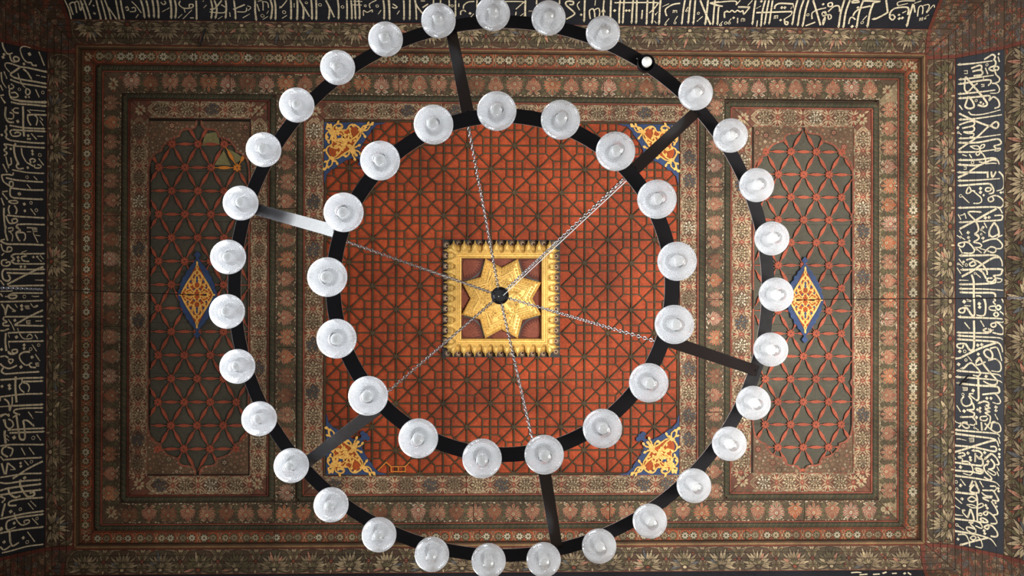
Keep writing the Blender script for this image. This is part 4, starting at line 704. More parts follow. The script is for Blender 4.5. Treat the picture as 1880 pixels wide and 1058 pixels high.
# ------------------------------------------------------------------ corner ornaments of the orange panel
def mirror(c): return [(b_, a) for a, b_ in c]
half = [(0, 0), (112, 0), (104, 2.5), (96, 4), (91, 9), (86, 13), (84, 19), (79, 25), (74, 32), (70, 38), (68, 44), (65, 49), (67, 54), (65, 58), (67, 63), (72, 64), (75, 61), (79, 63), (80, 68), (76, 71)]
outl = half + [(75, 75)] + mirror(half)[::-1][:-1]
field = [(9, 17), (14, 9), (26, 12), (40, 13), (49, 8), (58, 9), (65, 16), (63, 27), (57, 36), (51, 50), (42, 54), (36, 57), (27, 63), (16, 65), (9, 58), (8, 49), (13, 40), (12, 26)]
CV = [[(7, 7), (10, 10), (14, 14), (20, 16), (30, 15), (34, 17), (38, 25), (40, 32)], [(16, 15), (18, 7), (25, 3), (32, 5), (33, 10), (29, 12)], [(30, 13), (38, 15), (42, 12), (46, 6), (53, 4), (61, 8), (66, 13), (72, 15), (79, 13), (84, 5), (86, 2)],
      [(66, 13), (62, 22), (54, 29), (46, 33), (40, 37)], [(66, 13), (71, 7), (78, 5), (85, 3)], [(68, 14), (70, 20), (74, 24)], [(66, 15), (66, 24), (60, 33), (55, 40), (52, 46), (52, 54), (58, 58)],
      [(46, 14), (48, 22), (44, 28), (48, 33)], [(40, 37), (34, 30), (28, 32)], [(52, 46), (58, 45), (62, 42)], [(22, 12), (26, 20)], [(40, 24), (44, 22)]]
CV += [mirror(c) for c in CV]
CV += [[(35, 27), (31, 21), (25, 20), (20, 24), (20, 30), (24, 34), (30, 34), (34, 31), (35, 27)], [(34, 34), (42, 42), (50, 50), (54, 54)], [(52, 52), (60, 52), (66, 56)], [(52, 52), (52, 60), (56, 66)], [(24, 17), (17, 24)], [(8, 8), (4, 12), (9, 14)], [(8, 8), (12, 4), (14, 9)]]
def corner_ornament(px, py, sx, sy, label):
    kk = (DB - .02) / F; x0, y0 = un(px, py, DB - .02)
    root = empty('corner_ornament', (x0, y0, zb), label, 'ornament', group='blue and gold corner ornaments of the orange panel')
    def Q(p, d): return (x0 + sx * p[0] * kk, y0 + sy * p[1] * kk, zb - d)
    b = Bm(['ornament_blue']); b.prism([Q(p, .022) for p in outl], [Q(p, .008) for p in outl], 'ornament_blue'); b.obj('blue_board', root)
    b = Bm(['ornament_orange']); b.prism([Q(p, .0265) for p in field], [Q(p, .021) for p in field], 'ornament_orange')
    b.face([Q(p, .0275) for p in [(23, 25), (27, 23), (31, 25), (32, 29), (28, 32), (24, 30)]], 'ornament_blue'); b.obj('orange_field', root)
    b = Bm(['ornament_gold'])
    for ci, c in enumerate(CV):
        p = smooth_pts(c, 4); n = len(p)
        tube(b, [Q(q, .029 + .0004 * (ci % 4)) for q in p], 1.35 * kk, 'ornament_gold', 6, taper=[.6 + .75 * math.sin(math.pi * i / (n - 1)) + .15 * math.sin(i * 1.9) for i in range(n)])
        for fi in (.35, .65):
            if n < 12: break
            i = int(n * fi); a = math.atan2(p[i + 1][1] - p[i][1], p[i + 1][0] - p[i][0]) + (.8 if (ci + int(fi * 10)) % 2 else -.8); l = leaf(p[i][0], p[i][1], a, 8, 4.2); dd = .0302 + .00013 * ci + .0007 * fi
            b.prism([Q(q, dd) for q in l], [Q(q, .0255) for q in l], 'ornament_gold')
        for e, f in ((p[0], p[1]), (p[-1], p[-2])):
            a = math.atan2(e[1] - f[1], e[0] - f[0]); l = leaf(e[0] - math.cos(a) * 2.5, e[1] - math.sin(a) * 2.5, a + .3, 7.5, 5)
            b.prism([Q(q, .0322 + .0001 * ci + (.00005 if e == p[0] else 0)) for q in l], [Q(q, .0262) for q in l], 'ornament_gold')
    b.obj('gold_arabesque', root)
    return root, Q
corner_ornament(595.5, 224.5, 1, 1, 'blue and gold arabesque ornament in the top left corner of the orange panel')
corner_ornament(1246, 229, -1, 1, 'blue and gold arabesque ornament in the top right corner of the orange panel')
corner_ornament(598.5, 872, 1, -1, 'blue and gold arabesque ornament in the bottom left corner of the orange panel')
rt, Q = corner_ornament(1246.5, 872, -1, -1, 'blue and gold arabesque ornament in the bottom right corner of the orange panel')
b = Bm(['paint_bluegrey'])   # the small pale marks along its edge
for pts in ([(62, 49), (66, 46), (65, 42), (61, 45)], [(65, 42), (67, 50)], [(68, 41), (73, 44), (69, 36)], [(72, 34), (78, 36), (74, 32), (80, 33)], [(78, 30), (84, 32), (79, 27)], [(80, 26), (86, 27)]):
    for q in stroke([(x, y) for x, y in pts], 1.1, k=1): b.face([Q(p, .0228) for p in q], 'paint_bluegrey')
b.obj('lettering', rt)
# faded yellow laths at the lower edge and a lighter orange patch near the top left ornament
yl = Bm(['spindle_yellow'])
for p, q in (((718, 866), (745, 866)), ((718, 866), (718, 857)), ((731, 866), (731, 857)), ((744, 866), (744, 857)), ((718, 857), (744, 857)), ((718, 857), (709, 849)), ((709, 849), (694, 864)), ((744, 857), (752, 849))):
    if abs(p[0] - q[0]) + abs(p[1] - q[1]) < 1: continue
    a = un(*p, DB - .016); c = un(*q, DB - .016); dx, dy = c[0] - a[0], c[1] - a[1]; L = math.hypot(dx, dy); nx, ny = -dy / L * .006, dx / L * .006
    yo = .0004 * (len(yl.f) // 6); nx *= .6; ny *= .6
    yl.prism([(a[0] + nx, a[1] + ny, zb - .0185 - yo), (c[0] + nx, c[1] + ny, zb - .0185 - yo), (c[0] - nx, c[1] - ny, zb - .0185 - yo), (a[0] - nx, a[1] - ny, zb - .0185 - yo)], [(a[0] + nx, a[1] + ny, zb - .012), (c[0] + nx, c[1] + ny, zb - .012), (c[0] - nx, c[1] - ny, zb - .012), (a[0] - nx, a[1] - ny, zb - .012)], 'spindle_yellow')
tag(yl.obj('yellow_lath', pan), 'yellow patch of lath at the lower edge')
# ------------------------------------------------------------------ side coffers: slate boards with a red triangular lattice
paint('spandrel_brown', (104, 80, 60), wear=.4)
SPN = {}
def spindle_mesh(L, m):
    key = (round(L, 3), m)
    if key in SPN: return SPN[key]
    w = [(0, .003), (.2, .003), (.25, .005), (.31, .0092), (.4, .0112), (.47, .0132), (.5, .0122), (.53, .0132), (.6, .0112), (.69, .0092), (.75, .005), (.8, .003), (1, .003)]
    b = Bm([m]); up = [(L * (t - .5), ww) for t, ww in w]; dn = [(x, -y) for x, y in up][::-1]; pl = up + dn
    b.quads([[(x, y, .002) for x, y in pl], [(x, y, -.007) for x, y in pl]], m, True)
    for i in range(len(up) - 1): b.face([(up[i][0], up[i][1], -.007), (up[i + 1][0], up[i + 1][1], -.007), (up[i + 1][0], -up[i + 1][1], -.007), (up[i][0], -up[i][1], -.007)], m)
    SPN[key] = b.mesh('lattice_spindle'); return SPN[key]
def ros_mesh(m, core):
    b = Bm([m, core])
    for k in range(6):
        a = k * math.pi / 3 + math.pi / 6; l = leaf(.003 * math.cos(a), .003 * math.sin(a), a, .031, .0185); b.prism([(x, y, -.0105) for x, y in l], [(x, y, .0) for x, y in l], m)
    b.face([(x, y, -.0112) for x, y in ell(0, 0, .0065, .0065, 6)], core); return b.mesh('lattice_rosette')
RMs = {'spindle': ros_mesh('spindle', 'maroon'), 'spindle_yellow': ros_mesh('spindle_yellow', 'maroon')}
def side_panel(x0p, y0p, x1p, y1p, cxp, node0, sxp, syp, par, label, yellow=()):
    D = 8.0; x0, y0, x1, y1 = ux(x0p, D), uy(y0p, D, cxp), ux(x1p, D), uy(y1p, D, cxp)
    root = empty('ceiling_panel', ((x0 + x1) / 2, (y0 + y1) / 2, CZ + D), label, 'panel', group='slate side panels with red lattice')
    nb = 7
    for k in range(nb):
        ya, yb = y0 - .01 + (y1 - y0 + .02) * k / nb, y0 - .01 + (y1 - y0 + .02) * (k + 1) / nb
        board('board', root, [(x0 - .01, ya), (x1 + .01, ya), (x1 + .01, yb), (x0 - .01, yb)], zf(D + .012), 'slate_board', .03, gap=.001, jitter=.001)
    nx0, ny0 = un(node0[0], node0[1], D); SX, SY = sxp * D / F, syp * D / F; z = CZ + D - .006; nodes = set()
    for r in range(-10, 12):
        for c in range(-6, 7):
            x = nx0 + SX * (c + (.5 if r % 2 else 0)); y = ny0 + SY * r
            for (dx, dy) in ((SX, 0), (SX / 2, SY), (-SX / 2, SY)):
                ax, ay = x + dx, y + dy; mx, my = (x + ax) / 2, (y + ay) / 2
                def ins(a, b_, g): return x0 + g < a < x1 - g and y0 + g < b_ < y1 - g
                L = math.hypot(dx, dy) - .03
                ca, sa = dx / math.hypot(dx, dy), dy / math.hypot(dx, dy)
                if not (ins(mx - ca * L / 2, my - sa * L / 2, .004) and ins(mx + ca * L / 2, my + sa * L / 2, .004)):
                    # shortened stub towards the edge
                    if ins(x, y, .0) and ins(mx, my, .004): L2 = L * (.82 if ins(x + ca * (.02 + L * .82), y + sa * (.02 + L * .82), .003) else .6 if ins(x + ca * (.02 + L * .6), y + sa * (.02 + L * .6), .003) else .4); mx2, my2 = x + ca * (.02 + L2 / 2), y + sa * (.02 + L2 / 2)
                    elif ins(ax, ay, .0) and ins(mx, my, .004): L2 = L * (.82 if ins(ax - ca * (.02 + L * .82), ay - sa * (.02 + L * .82), .003) else .6 if ins(ax - ca * (.02 + L * .6), ay - sa * (.02 + L * .6), .003) else .4); mx2, my2 = ax - ca * (.02 + L2 / 2), ay - sa * (.02 + L2 / 2)
                    else: continue
                    if not (ins(mx2 - ca * L2 / 2, my2 - sa * L2 / 2, .004) and ins(mx2 + ca * L2 / 2, my2 + sa * L2 / 2, .004)): continue
                    L, mx, my = L2, mx2, my2
                ye = any(math.hypot(mx - ux(a, D), my - uy(b_, D)) < .075 for a, b_ in yellow)
                link('lattice_spindle', spindle_mesh(L, 'spindle_yellow' if ye else 'spindle'), root, Matrix.Translation((mx, my, z)) @ Matrix.Rotation(math.atan2(dy, dx) + R_.uniform(-.02, .02), 4, 'Z'))
            if x0 + .04 < x < x1 - .04 and y0 + .04 < y < y1 - .04:
                ye = any(math.hypot(x - ux(a, D), y - uy(b_, D)) < .06 for a, b_ in yellow)
                link('lattice_rosette', RMs['spindle_yellow' if ye else 'spindle'], root, Matrix.Translation((x, y, z)))
    if yellow:
        for pts in ([(371, 268), (377, 246), (399, 242), (404, 266)], [(394, 303), (411, 276), (424, 304)], [(415, 272), (428, 278), (447, 290), (432, 302)]):
            b = Bm(['sage_board']); b.prism([(*un(*p, D), z - .0005) for p in pts], [(*un(*p, D), z + .008) for p in pts], 'sage_board'); b.obj('sage_patch', root)
    # cusped spandrel boards
    cxw = ux(cxp, D); kx = D / F
    cus = [(2.5, 0), (3, 8), (8, 14), (15, 16), (22, 16), (29, 18), (32.5, 22), (34, 29), (40, 31), (47, 33), (55, 37), (61, 44), (65, 50), (66, 56), (70, 57), (75, 59), (81, 64), (85.5, 71), (88, 80), (89.5, 92), (89.5, 160), (85.5, 168), (89.5, 176), (89.5, 306)]
    hh = (y1 - y0) / 2 / kx; hw = min(cxw - x0, x1 - cxw) / kx
    for sy in (0, 1):
        for sx in (-1, 1):
            lim = abs((x1 if sx > 0 else x0) - cxw) / kx
            f = lim / 91.0
            pts = [(cxw + sx * min(a * f, lim) * kx, (y0 + b_ * kx) if sy == 0 else (y1 - b_ * kx)) for a, b_ in cus if b_ < hh - 1]
            last = (pts[-1][0], (y0 + y1) / 2); pts.append(last)
            ce = x1 if sx > 0 else x0; cy = y0 if sy == 0 else y1
            pts += [(ce, (y0 + y1) / 2), (ce, cy)]
            b = Bm(['spandrel_brown']); zz = CZ + D
            b.prism([(*p, zz - .014) for p in pts], [(*p, zz + .002) for p in pts], 'spandrel_brown')
            # painted sprigs within the board
            from mathutils import geometry
            def inside(px_, py_, g=.02):
                res = False; n = len(pts); dmin = 9
                for i in range(n):
                    a, c = pts[i], pts[(i + 1) % n]
                    if (a[1] > py_) != (c[1] > py_) and px_ < (c[0] - a[0]) * (py_ - a[1]) / (c[1] - a[1]) + a[0]: res = not res
                    L2 = (c[0] - a[0]) ** 2 + (c[1] - a[1]) ** 2
                    t = 0 if L2 < 1e-12 else max(0, min(1, ((px_ - a[0]) * (c[0] - a[0]) + (py_ - a[1]) * (c[1] - a[1])) / L2)); dmin = min(dmin, math.hypot(px_ - a[0] - t * (c[0] - a[0]), py_ - a[1] - t * (c[1] - a[1])))
                return res and dmin > g
            ya, yb = (y0, y0 + 100 * kx) if sy == 0 else (y1 - 100 * kx, y1); done = []
            for _ in range(2200):
                px_, py_ = R_.uniform(min(cxw, ce), max(cxw, ce)), R_.uniform(ya, yb); r = R_.choice((.009, .013, .018, .026))
                if not inside(px_, py_, r * .95) or any(math.hypot(px_ - u, py_ - v) < r + w_ for u, v, w_ in done): continue
                done.append((px_, py_, r)); cr = R_.choice(['cream2', 'cream', 'pale', 'cream2', 'pink'])
                if r > .02:
                    b.face([(*p, zz - .0144) for p in ell(px_, py_, r, r, 9)], 'paint_' + R_.choice(['olive', 'redline', 'darkbrown']))
                for ly, c_, p in daisy(px_, py_, r * .8, cr, 'red', 6, 1): b.face([(*q, zz - .0148 - .0003 * ly) for q in p], 'paint_' + c_)
            for q in stroke([(a - sx * -.0 , c) for a, c in pts[:-3]], .012, k=1):
                q2 = [(a + sx * .008, c + (-.008 if sy == 0 else .008)) for a, c in q]; b.face([(*p, zz - .0143) for p in q2], 'paint_red')
            b.obj('spandrel_board', root)
    return root
side_panel(272.5, 223.5, 457.5, 870, 365, (364, 437), 47.0, 42.6, 0, 'left slate side panel with red triangular lattice and a sage and yellow patch', yellow=[(434, 308), (427, 292), (414, 308), (446, 290)])
side_panel(1382.5, 232, 1565, 868.5, 1473.5, (1474.5, 487.5), 47.4, 42.1, 0, 'right slate side panel with red triangular lattice, nearer the bright calligraphy')
# ------------------------------------------------------------------ lozenge medallions
MC = [[(0, 56), (2, 50), (0, 46), (-3, 40), (0, 35)], [(0, 46), (6, 38), (9, 30), (4, 24), (6, 16), (1, 12)], [(9, 30), (15, 24), (13, 17), (7, 20), (9, 27)], [(15, 24), (20, 15), (17, 9), (12, 12), (8, 7), (2, 6)], [(20, 15), (26, 6), (29, 0)], [(17, 9), (22, 5), (16, 3), (9, 3), (3, 0)], [(13, 17), (16, 14)], [(2, 22), (5, 30)], [(0, 35), (3, 32), (2, 26)], [(5, 42), (10, 34), (14, 28), (19, 20), (24, 11), (28, 3)], [(4, 16), (7, 20), (5, 25)], [(12, 12), (14, 17), (11, 20)], [(3, 0), (6, 4), (3, 9), (0, 12)], [(22, 5), (18, 1), (24, 1)], [(9, 3), (12, 6), (16, 5)], [(2, 44), (5, 40), (3, 36)]]
def medallion(cxp, cyp, topy, label):
    D = DB - .02; kk = D / F; x0, y0 = un(cxp, cyp, D); f = (cyp - topy) / 58.0
    root = empty('medallion', (x0, y0, zb), label, 'ornament', group='lozenge medallions on the side panels')
    def Q(p, d): return (x0 + p[0] * kk, y0 + p[1] * kk * f, zb - d)
    q = [(0, 79), (3, 76), (6, 72), (3.5, 69), (1.5, 66), (6, 60), (9, 55), (13, 52), (15, 46), (20, 43), (21, 36), (26, 32), (27, 25), (31, 20), (31, 12), (34, 8), (35, 0)]
    full = q + [(a, -b_) for a, b_ in q[::-1][1:]] + [(-a, -b_) for a, b_ in q[1:]] + [(-a, b_) for a, b_ in q[::-1][1:-1]]
    b = Bm(['ornament_blue']); b.prism([Q(p, .026) for p in full], [Q(p, .008) for p in full], 'ornament_blue'); b.obj('blue_board', root)
    loz = [(0, 57), (30, 0), (0, -57), (-30, 0)]
    b = Bm(['ornament_orange']); b.prism([Q(p, .032) for p in loz], [Q(p, .025) for p in loz], 'ornament_orange')
    for g in (-1, 1): b.face([Q(p, .0328) for p in [(0, g * 20), (3.5, g * 28), (0, g * 36), (-3.5, g * 28)]], 'ornament_blue'); b.face([Q(p, .0328) for p in [(g * 8, 0), (g * 18, 3), (g * 20, 0), (g * 18, -3)]], 'paint_dark')
    for gx in (-1, 1):
        for gy in (-1, 1):
            for (u, v) in ((11.5, 24), (17, 12.5), (5, 9), (7, 34)): b.face([Q(p, .0328) for p in ell(gx * u, gy * v, 1.9, 2.8, 6)], 'ornament_blue')
    b.obj('orange_field', root)
    b = Bm(['ornament_gold'])
    for gx in (-1, 1):
        for gy in (-1, 1):
            for ci, c in enumerate(MC):
                p = smooth_pts([(gx * u, gy * v) for u, v in c], 4); n = len(p)
                tube(b, [Q(t, .0335 + .0004 * (ci % 3)) for t in p], .95 * kk, 'ornament_gold', 6, taper=[.85 + .5 * math.sin(math.pi * i / (n - 1)) for i in range(n)])
    for g in (-1, 1): l = ell(0, g * 57, 1.8, 4, 6); b.prism([Q(p, .036) for p in l], [Q(p, .026) for p in l], 'ornament_gold'); l = ell(g * 30, 0, 3, 1.8, 6); b.prism([Q(p, .036) for p in l], [Q(p, .026) for p in l], 'ornament_gold')
    b.obj('gold_arabesque', root)
medallion(362.5, 541.5, 483, 'blue and gold lozenge medallion on the left slate panel')
medallion(1477.5, 551, 492, 'blue and gold lozenge medallion on the right slate panel')
# ------------------------------------------------------------------ metals and glass
def metal(name, rgb, rough, met=1.0, spec=.5):
    m = bpy.data.materials.new(name); m.use_nodes = True; nt = m.node_tree; b = nt.nodes['Principled BSDF']
    b.inputs['Base Color'].default_value = srgb(*rgb); b.inputs['Metallic'].default_value = met; b.inputs['Roughness'].default_value = rough; b.inputs['Specular IOR Level'].default_value = spec
    n = nt.nodes.new('ShaderNodeTexNoise'); n.inputs['Scale'].default_value = 40; n.inputs['Detail'].default_value = 4
    r = nt.nodes.new('ShaderNodeMapRange'); r.inputs[3].default_value = rough * .8; r.inputs[4].default_value = rough * 1.25
    g = nt.nodes.new('ShaderNodeNewGeometry'); nt.links.new(g.outputs['Position'], n.inputs['Vector']); nt.links.new(n.outputs[0], r.inputs[0]); nt.links.new(r.outputs[0], b.inputs['Roughness'])
    MATS[name] = m
metal('black_steel', (20, 18, 21), .5, 0.0, .1)
metal('arm_steel', (26, 23, 25), .24, 0.0, .3)
metal('chain_steel', (170, 168, 170), .32, .9)
metal('dark_steel', (38, 38, 42), .4, .6)
metal('wire_steel', (112, 112, 118), .5, .4)
metal('lit_edge_steel', (150, 140, 140), .4, .3)  # pale colour paints the light caught on the black ring and arm edges
metal('white_bulb', (235, 235, 232), .35, 0.0, .4)
metal('grey_cable', (190, 190, 188), .5, 0.0)
def glass(name, clear, white):
    m = bpy.data.materials.new(name); m.use_nodes = True; nt = m.node_tree; b = nt.nodes['Principled BSDF']
    b.inputs['Base Color'].default_value = (.97, .98, 1, 1); b.inputs['Roughness'].default_value = .3; b.inputs['Specular IOR Level'].default_value = .5
    gl = nt.nodes.new('ShaderNodeBsdfGlossy'); gl.inputs['Roughness'].default_value = .08; gl.inputs[0].default_value = (.97, .98, 1, 1)
    tr = nt.nodes.new('ShaderNodeBsdfTransparent'); tr.inputs[0].default_value = (.97, .98, 1, 1)
    tl = nt.nodes.new('ShaderNodeBsdfTranslucent'); tl.inputs[0].default_value = (.97, .98, 1, 1)
    m1 = nt.nodes.new('ShaderNodeMixShader'); m1.inputs[0].default_value = .5; nt.links.new(b.outputs[0], m1.inputs[1]); nt.links.new(tl.outputs[0], m1.inputs[2])
    m3 = nt.nodes.new('ShaderNodeMixShader'); m3.inputs[0].default_value = white; nt.links.new(m1.outputs[0], m3.inputs[1]); nt.links.new(gl.outputs[0], m3.inputs[2])
    lw = nt.nodes.new('ShaderNodeLayerWeight'); lw.inputs[0].default_value = .35
    r = nt.nodes.new('ShaderNodeMapRange'); r.inputs[3].default_value = clear; r.inputs[4].default_value = .04; nt.links.new(lw.outputs['Facing'], r.inputs[0])
    m2 = nt.nodes.new('ShaderNodeMixShader'); nt.links.new(r.outputs[0], m2.inputs[0]); nt.links.new(m3.outputs[0], m2.inputs[1]); nt.links.new(tr.outputs[0], m2.inputs[2])
    nt.links.new(m2.outputs[0], nt.nodes['Material Output'].inputs[0]); MATS[name] = m
glass('ribbed_glass', .45, .32); glass('clear_glass', .78, .6)
# ------------------------------------------------------------------ chandelier
outer = [(905, 25), (1007, 33), (1107, 61), (1193, 107), (1277, 171), (1341, 249), (1389, 340), (1417, 438), (1425, 541), (1415, 642), (1383, 740), (1339, 815), (1274, 892), (1193, 957), (1100, 1003), (998, 1028), (897, 1030), (793, 1018), (696, 982), (608, 927), (535, 855), (476, 769), (436, 673), (417, 572), (419, 472), (442, 373), (484, 275), (545, 193), (620, 124), (708, 72), (805, 38)]
inner = [(912, 204), (1029, 220), (1130, 278), (1206, 366), (1243, 480), (1238, 596), (1191, 703), (1106, 787), (999, 835), (885, 842), (768, 805), (676, 727), (618, 622), (601, 509), (631, 390), (698, 295), (796, 229)]
GO, GI = 4.2, 3.66; RO, RI = GO + .125, GI + .115; HD = 6.0
def fit(pts):
    import numpy as np
    A = np.array([[2 * x, 2 * y, 1] for x, y in pts]); b = np.array([x * x + y * y for x, y in pts]); s = np.linalg.lstsq(A, b, rcond=None)[0]
    return s[0], s[1], math.sqrt(s[2] + s[0] ** 2 + s[1] ** 2)
WO = [un(x, y, GO) for x, y in outer]; WI = [un(x, y, GI) for x, y in inner]
oc = fit(WO); ic = fit(WI)
hubp = un(918, 543, HD)
ch = empty('chandelier', (oc[0], oc[1], CZ + RO), 'black two-ring chandelier with glass globe lamps hanging on chains below the ceiling', 'chandelier')
def ring_obj(name, c, D, w, h):
    b = Bm(['black_steel', 'lit_edge_steel']); N = 128; x, y, r = c; z = CZ + D; e = .0015
    pr = [(r - w / 2, z + h), (r - w / 2, z + e), (r - w / 2 + e, z), (r + w / 2 - e, z), (r + w / 2, z + e), (r + w / 2, z + h)]
    pt = lambda a, q: (x + q[0] * math.cos(a), y + q[0] * math.sin(a), q[1])
    for i in range(6):
        m = 'lit_edge_steel' if i in (0, 4) else 'black_steel'; q0, q1 = pr[i], pr[(i + 1) % 6]
        b.quads([[pt(2 * math.pi * k / N, q) for k in range(N)] for q in (q0, q1)], m, True)
    return b.obj(name, ch)
ring_obj('ring', oc, RO, .056, .009)['label'] = 'wide outer steel ring'
ring_obj('ring', ic, RI, .056, .009)['label'] = 'narrow inner steel ring, lower'
arms = [((828, 56), (860, 214)), ((1281, 203), (1160, 315)), ((1392, 682), (1224, 625)), ((1023, 1008), (998, 858)), ((553, 857), (694, 750)), ((461, 382), (624, 427))]
ARME = []
for (a, c) in arms:
    da, dc = RO + .012, RI + .012
    A_, C_ = P3(*a, da), P3(*c, dc); u = (C_ - A_).normalized(); n = u.cross(Vector((0, 0, 1))).normalized(); up = n.cross(u).normalized(); up = up if up.z > 0 else -up
    w = .024; b = Bm(['arm_steel', 'lit_edge_steel']); h = .005
    q = [A_ + n * w, C_ + n * w, C_ - n * w, A_ - n * w]
    b.prism([tuple(p - up * h) for p in q], [tuple(p + up * h) for p in q], 'arm_steel'); b.mi[2] = 1; b.mi[4] = 1
    ar = b.obj('arm', ch); ARME.append(A_)
    for p in (A_ + u * .035, C_ - u * .035):
        cu = Bm(['dark_steel'])
        pt = [tuple(p - up * (h + .003) + (n * math.cos(t) + u * math.sin(t)) * .005) for t in [i * math.pi / 4 for i in range(8)]]
        cu.prism(pt, [tuple(Vector(z_) + up * .004) for z_ in pt], 'dark_steel'); cu.obj('bolt', ar)
def linkshape(b, p, u, side, L, w, r, m):
    o = u.cross(side).normalized(); cen = []; N = 10
    for k in range(N):
        t = 2 * math.pi * k / N; cen.append(p + u * (math.cos(t) * (L / 2 - r)) * (1.0) + side * (math.sin(t) * (w / 2 - r)) * 1.0)
    rows = []
    for k in range(N):
        t = (cen[(k + 1) % N] - cen[k - 1]).normalized(); x = t.cross(o).normalized()
        rows.append([cen[k] + (x * math.cos(2 * math.pi * j / 5) + o * math.sin(2 * math.pi * j / 5)) * r for j in range(5)])
    rows.append(rows[0]); b.quads(rows, m, True)
def chain(name, parent, p, q, L=.031, w=.0215, r=.0031, m='chain_steel'):
    p, q = Vector(p), Vector(q); d = q - p; n = max(1, int(d.length / (L - 2.4 * r))); u = d.normalized(); b = Bm([m])
    up = Vector((0, 0, 1)) if abs(u.z) < .95 else Vector((1, 0, 0)); s = u.cross(up).normalized(); t = u.cross(s)
    tw = R_.uniform(0, 1.5)
    for k in range(n):
        a = tw + (math.pi / 2 if k % 2 else 0) + k * .035; linkshape(b, p + d * ((k + .5) / n), u, s * math.cos(a) + t * math.sin(a), L, w, r, m)
    return b.obj(name, parent, smooth=True)
hub3 = Vector((hubp[0], hubp[1], CZ + HD))
for A_ in ARME:
    dv = Vector((A_.x - hub3.x, A_.y - hub3.y, 0)).normalized()
    end = A_ + Vector((0, 0, .03)) - dv * .01
    chain('chain', ch, hub3 + dv * .045 + Vector((0, 0, .0)), end)
    b = Bm(['chain_steel']); linkshape(b, A_ + Vector((0, 0, .02)), Vector((0, 0, 1)), dv, .05, .036, .004, 'chain_steel'); b.obj('shackle', ch, smooth=True)
# hub: a bell with six eyes and a cable down one chain
b = Bm(['dark_steel']); N = 24
pr = [(.008, .10), (.03, .09), (.05, .06), (.054, .02), (.05, -.01), (.035, -.025), (.0, -.03)]
b.quads([[(hub3.x + r * math.cos(2 * math.pi * k / N), hub3.y + r * math.sin(2 * math.pi * k / N), hub3.z + z) for k in range(N)] for r, z in pr[:-1]], 'dark_steel', True)
b.face([(hub3.x + .035 * math.cos(2 * math.pi * k / N), hub3.y + .035 * math.sin(2 * math.pi * k / N), hub3.z - .025) for k in range(N)], 'dark_steel')
hb = b.obj('hub', ch, smooth=True)
for A_ in ARME:
    b = Bm(['dark_steel']); dv = Vector((A_.x - hub3.x, A_.y - hub3.y, 0)).normalized(); linkshape(b, hub3 + dv * .035 + Vector((0, 0, -.02)), (dv + Vector((0, 0, -.6))).normalized(), Vector((0, 0, 1)).cross(dv), .03, .02, .003, 'dark_steel'); b.obj('hook', hb, smooth=True)
b = Bm(['dark_steel']); tube(b, [hub3 + Vector((0, 0, .09)), Vector((bx, by, CZ + 7.9))], .006, 'dark_steel'); b.obj('hanging_rod', ch)
A2 = ARME[1]; b = Bm(['grey_cable']); pts = []
for k in range(13):
    t = k / 12; p = hub3.lerp(A2, t); pts.append(p + Vector((.008, .01, 0)) * (1 if t < .9 else .4) + Vector((0, 0, -.02 * math.sin(t * 3.14))))
tube(b, [hub3 + Vector((-.01, .005, -.034))] + pts, .0024, 'grey_cable'); b.obj('cable', ch)
# glass globes
RG = .0705
def globe_mesh():
    b = Bm(['ribbed_glass']); J, I = 54, 42; lo = -math.pi / 2; hi = math.radians(62)
    def S(i, j, r=1.0):
        th = lo + (hi - lo) * i / I; a = 2 * math.pi * (j + (i % 2) * .5 + 0 * i) / J; return (RG * r * math.cos(th) * math.cos(a), RG * r * math.cos(th) * math.sin(a), RG * r * math.sin(th))
    for i in range(5, I - 1):
        for j in range(J):
            k = i % 2
            A0 = S(i, j); L0 = S(i + 1, j - 1 + k); R0 = S(i + 1, j + k); T0 = S(i + 2, j)
            c = tuple(sum(q[m] for q in (A0, L0, R0, T0)) / 4 * 1.035 for m in range(3))
            if i + 2 <= I:
                for p, q in ((A0, R0), (R0, T0), (T0, L0), (L0, A0)): b.face([p, q, c], 'ribbed_glass')
    top = [S(I, j) for j in range(J)]
    zt = top[0][2]; neck = [(math.cos(2 * math.pi * j / J) * .036, math.sin(2 * math.pi * j / J) * .036, zt + .012) for j in range(J)]
    b.quads([top, neck], 'ribbed_glass', True)
    return b.mesh('glass_globe')
GM = globe_mesh()
def lathe(pr, m, n=20, name='part'):
    b = Bm([m]); b.quads([[(r * math.cos(2 * math.pi * k / n), r * math.sin(2 * math.pi * k / n), z) for k in range(n)] for r, z in pr], m, True); return b.mesh(name, True)
CUP = lathe([(.0001, .04), (.0365, .04), (.0375, 0), (.035, 0), (.034, .034), (.0001, .036)], 'black_steel', 28, 'lamp_holder')
GCAP = lathe([(.0001, -.0745), (.010, -.0742), (.0155, -.0722), (.0165, -.0708), (.0185, -.0712), (.0205, -.069), (.0225, -.0662)], 'clear_glass', 24, 'glass_knob')
BULB = lathe([(.0001, -.05), (.010, -.048), (.0175, -.042), (.0215, -.032), (.0222, -.02), (.019, -.004), (.0145, .01), (.0125, .022), (.0125, .036), (.0001, .036)], 'white_bulb', 20, 'bulb')
SOCK = lathe([(.0001, -.004), (.0165, -.004), (.018, .0), (.018, .03), (.0001, .03)], 'white_bulb', 20, 'socket')
LSOCK = lathe([(.0001, -.004), (.0165, -.004), (.018, .0), (.018, .095), (.0001, .095)], 'grey_cable', 20, 'socket')
SCREW = lathe([(.0001, -.003), (.0028, -.002), (.003, .004), (.0001, .004)], 'chain_steel', 8, 'screw')
compass = {0: 'first', 1: 'second'}
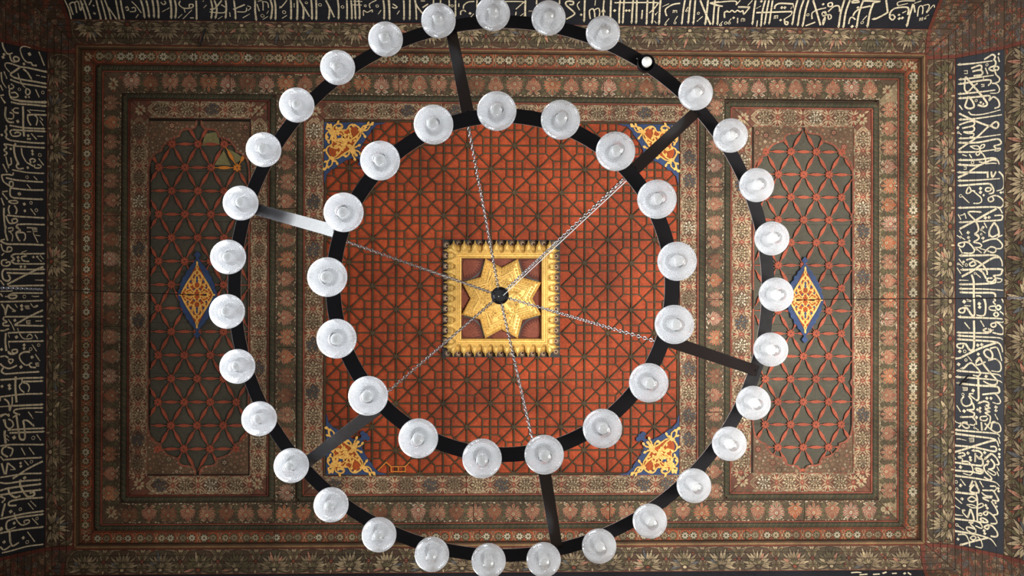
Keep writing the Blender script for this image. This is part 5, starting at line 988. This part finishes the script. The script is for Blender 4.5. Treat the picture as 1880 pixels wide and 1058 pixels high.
def lamp(i, xy, D, RD, c, where, bare=False):
    z = CZ + D; h = RD - D
    holder = link('lamp_holder', CUP, ch, Matrix.Translation((xy[0], xy[1], CZ + RD - .042)))
    tl = R_.uniform(0, .16); az = R_.uniform(0, 6.28)
    rot = Matrix.Rotation(az, 4, 'Z') @ Matrix.Rotation(tl if not bare else .35, 4, 'X') @ Matrix.Rotation(-az, 4, 'Z')
    if bare: rot = Matrix.Rotation(.2, 4, Vector((.64, .77, 0)))
    dz = 0 if bare else (.062 if D > 4 else .052)
    link('bulb', BULB, holder, Matrix.Translation((xy[0], xy[1], CZ + RD - .05 - dz)) @ rot)
    link('socket', SOCK if bare else LSOCK, holder, Matrix.Translation((xy[0], xy[1], CZ + RD - .036 - dz)))
    for k in range(3 if bare else 0): a = k * 2.1 + 1.7; link('screw', SCREW, holder, Matrix.Translation((xy[0] + .043 * math.cos(a), xy[1] + .043 * math.sin(a), CZ + RD - .004)))
    if not bare:
        g = link('glass_globe', GM, ch, Matrix.Translation((xy[0], xy[1], z)) @ Matrix.Rotation(R_.uniform(0, 6.28), 4, 'Z'))
        link('glass_knob', GCAP, g, Matrix.Translation((xy[0], xy[1], z)))
for i, p in enumerate(WO): lamp(i, p, GO, RO, oc, 'outer', bare=(i == 3))
for i, p in enumerate(WI): lamp(i, p, GI, RI, ic, 'inner')
# ------------------------------------------------------------------ wires hanging from the side medallions
def hang(pts, Ds, label, csplit):
    P = [P3(a, b_, D) for (a, b_), D in zip(pts, Ds)]
    root = empty('hanging_chain', P[0], label, 'chain', group='thin chains hanging from the lozenge medallions')
    b = Bm(['dark_steel']); tube(b, P[:csplit + 1], .0032, 'dark_steel', 6); linkshape(b, P[0] + Vector((0, 0, .018)), Vector((0, 0, 1)), Vector((1, 0, 0)), .045, .03, .004, 'dark_steel'); b.obj('wire', root)
    chain('chain', root, P[csplit], P[-1], L=.03, w=.018, r=.0028, m='wire_steel')
hang([(362, 541.5), (345, 541), (78, 531.5), (-75, 526)], [7.905, 7.5, 5.3, 4.5], 'thin dark wire and chain from the left medallion towards the left edge', 2)
hang([(1478, 551), (1500, 550), (1850, 547.5), (1960, 546.5)], [7.905, 7.6, 4.98, 4.5], 'thin dark wire from the right medallion towards the right edge', 2)
def nail(px, py, D, qx, qy, qD, label):
    a, c = P3(px, py, D), P3(qx, qy, qD); b = Bm(['dark_steel']); tube(b, [a, c], .008, 'dark_steel', 6); tag(b.obj('iron_spike'), label, 'spike')
nail(1761, 707, 7.8, 1778, 689, 7.72, 'short black iron spike with a bright tip standing out from the bright calligraphy band')
nail(377, 52, 7.84, 366, 86, 7.86, 'dark iron strap across the flower border at the upper left of the ceiling')
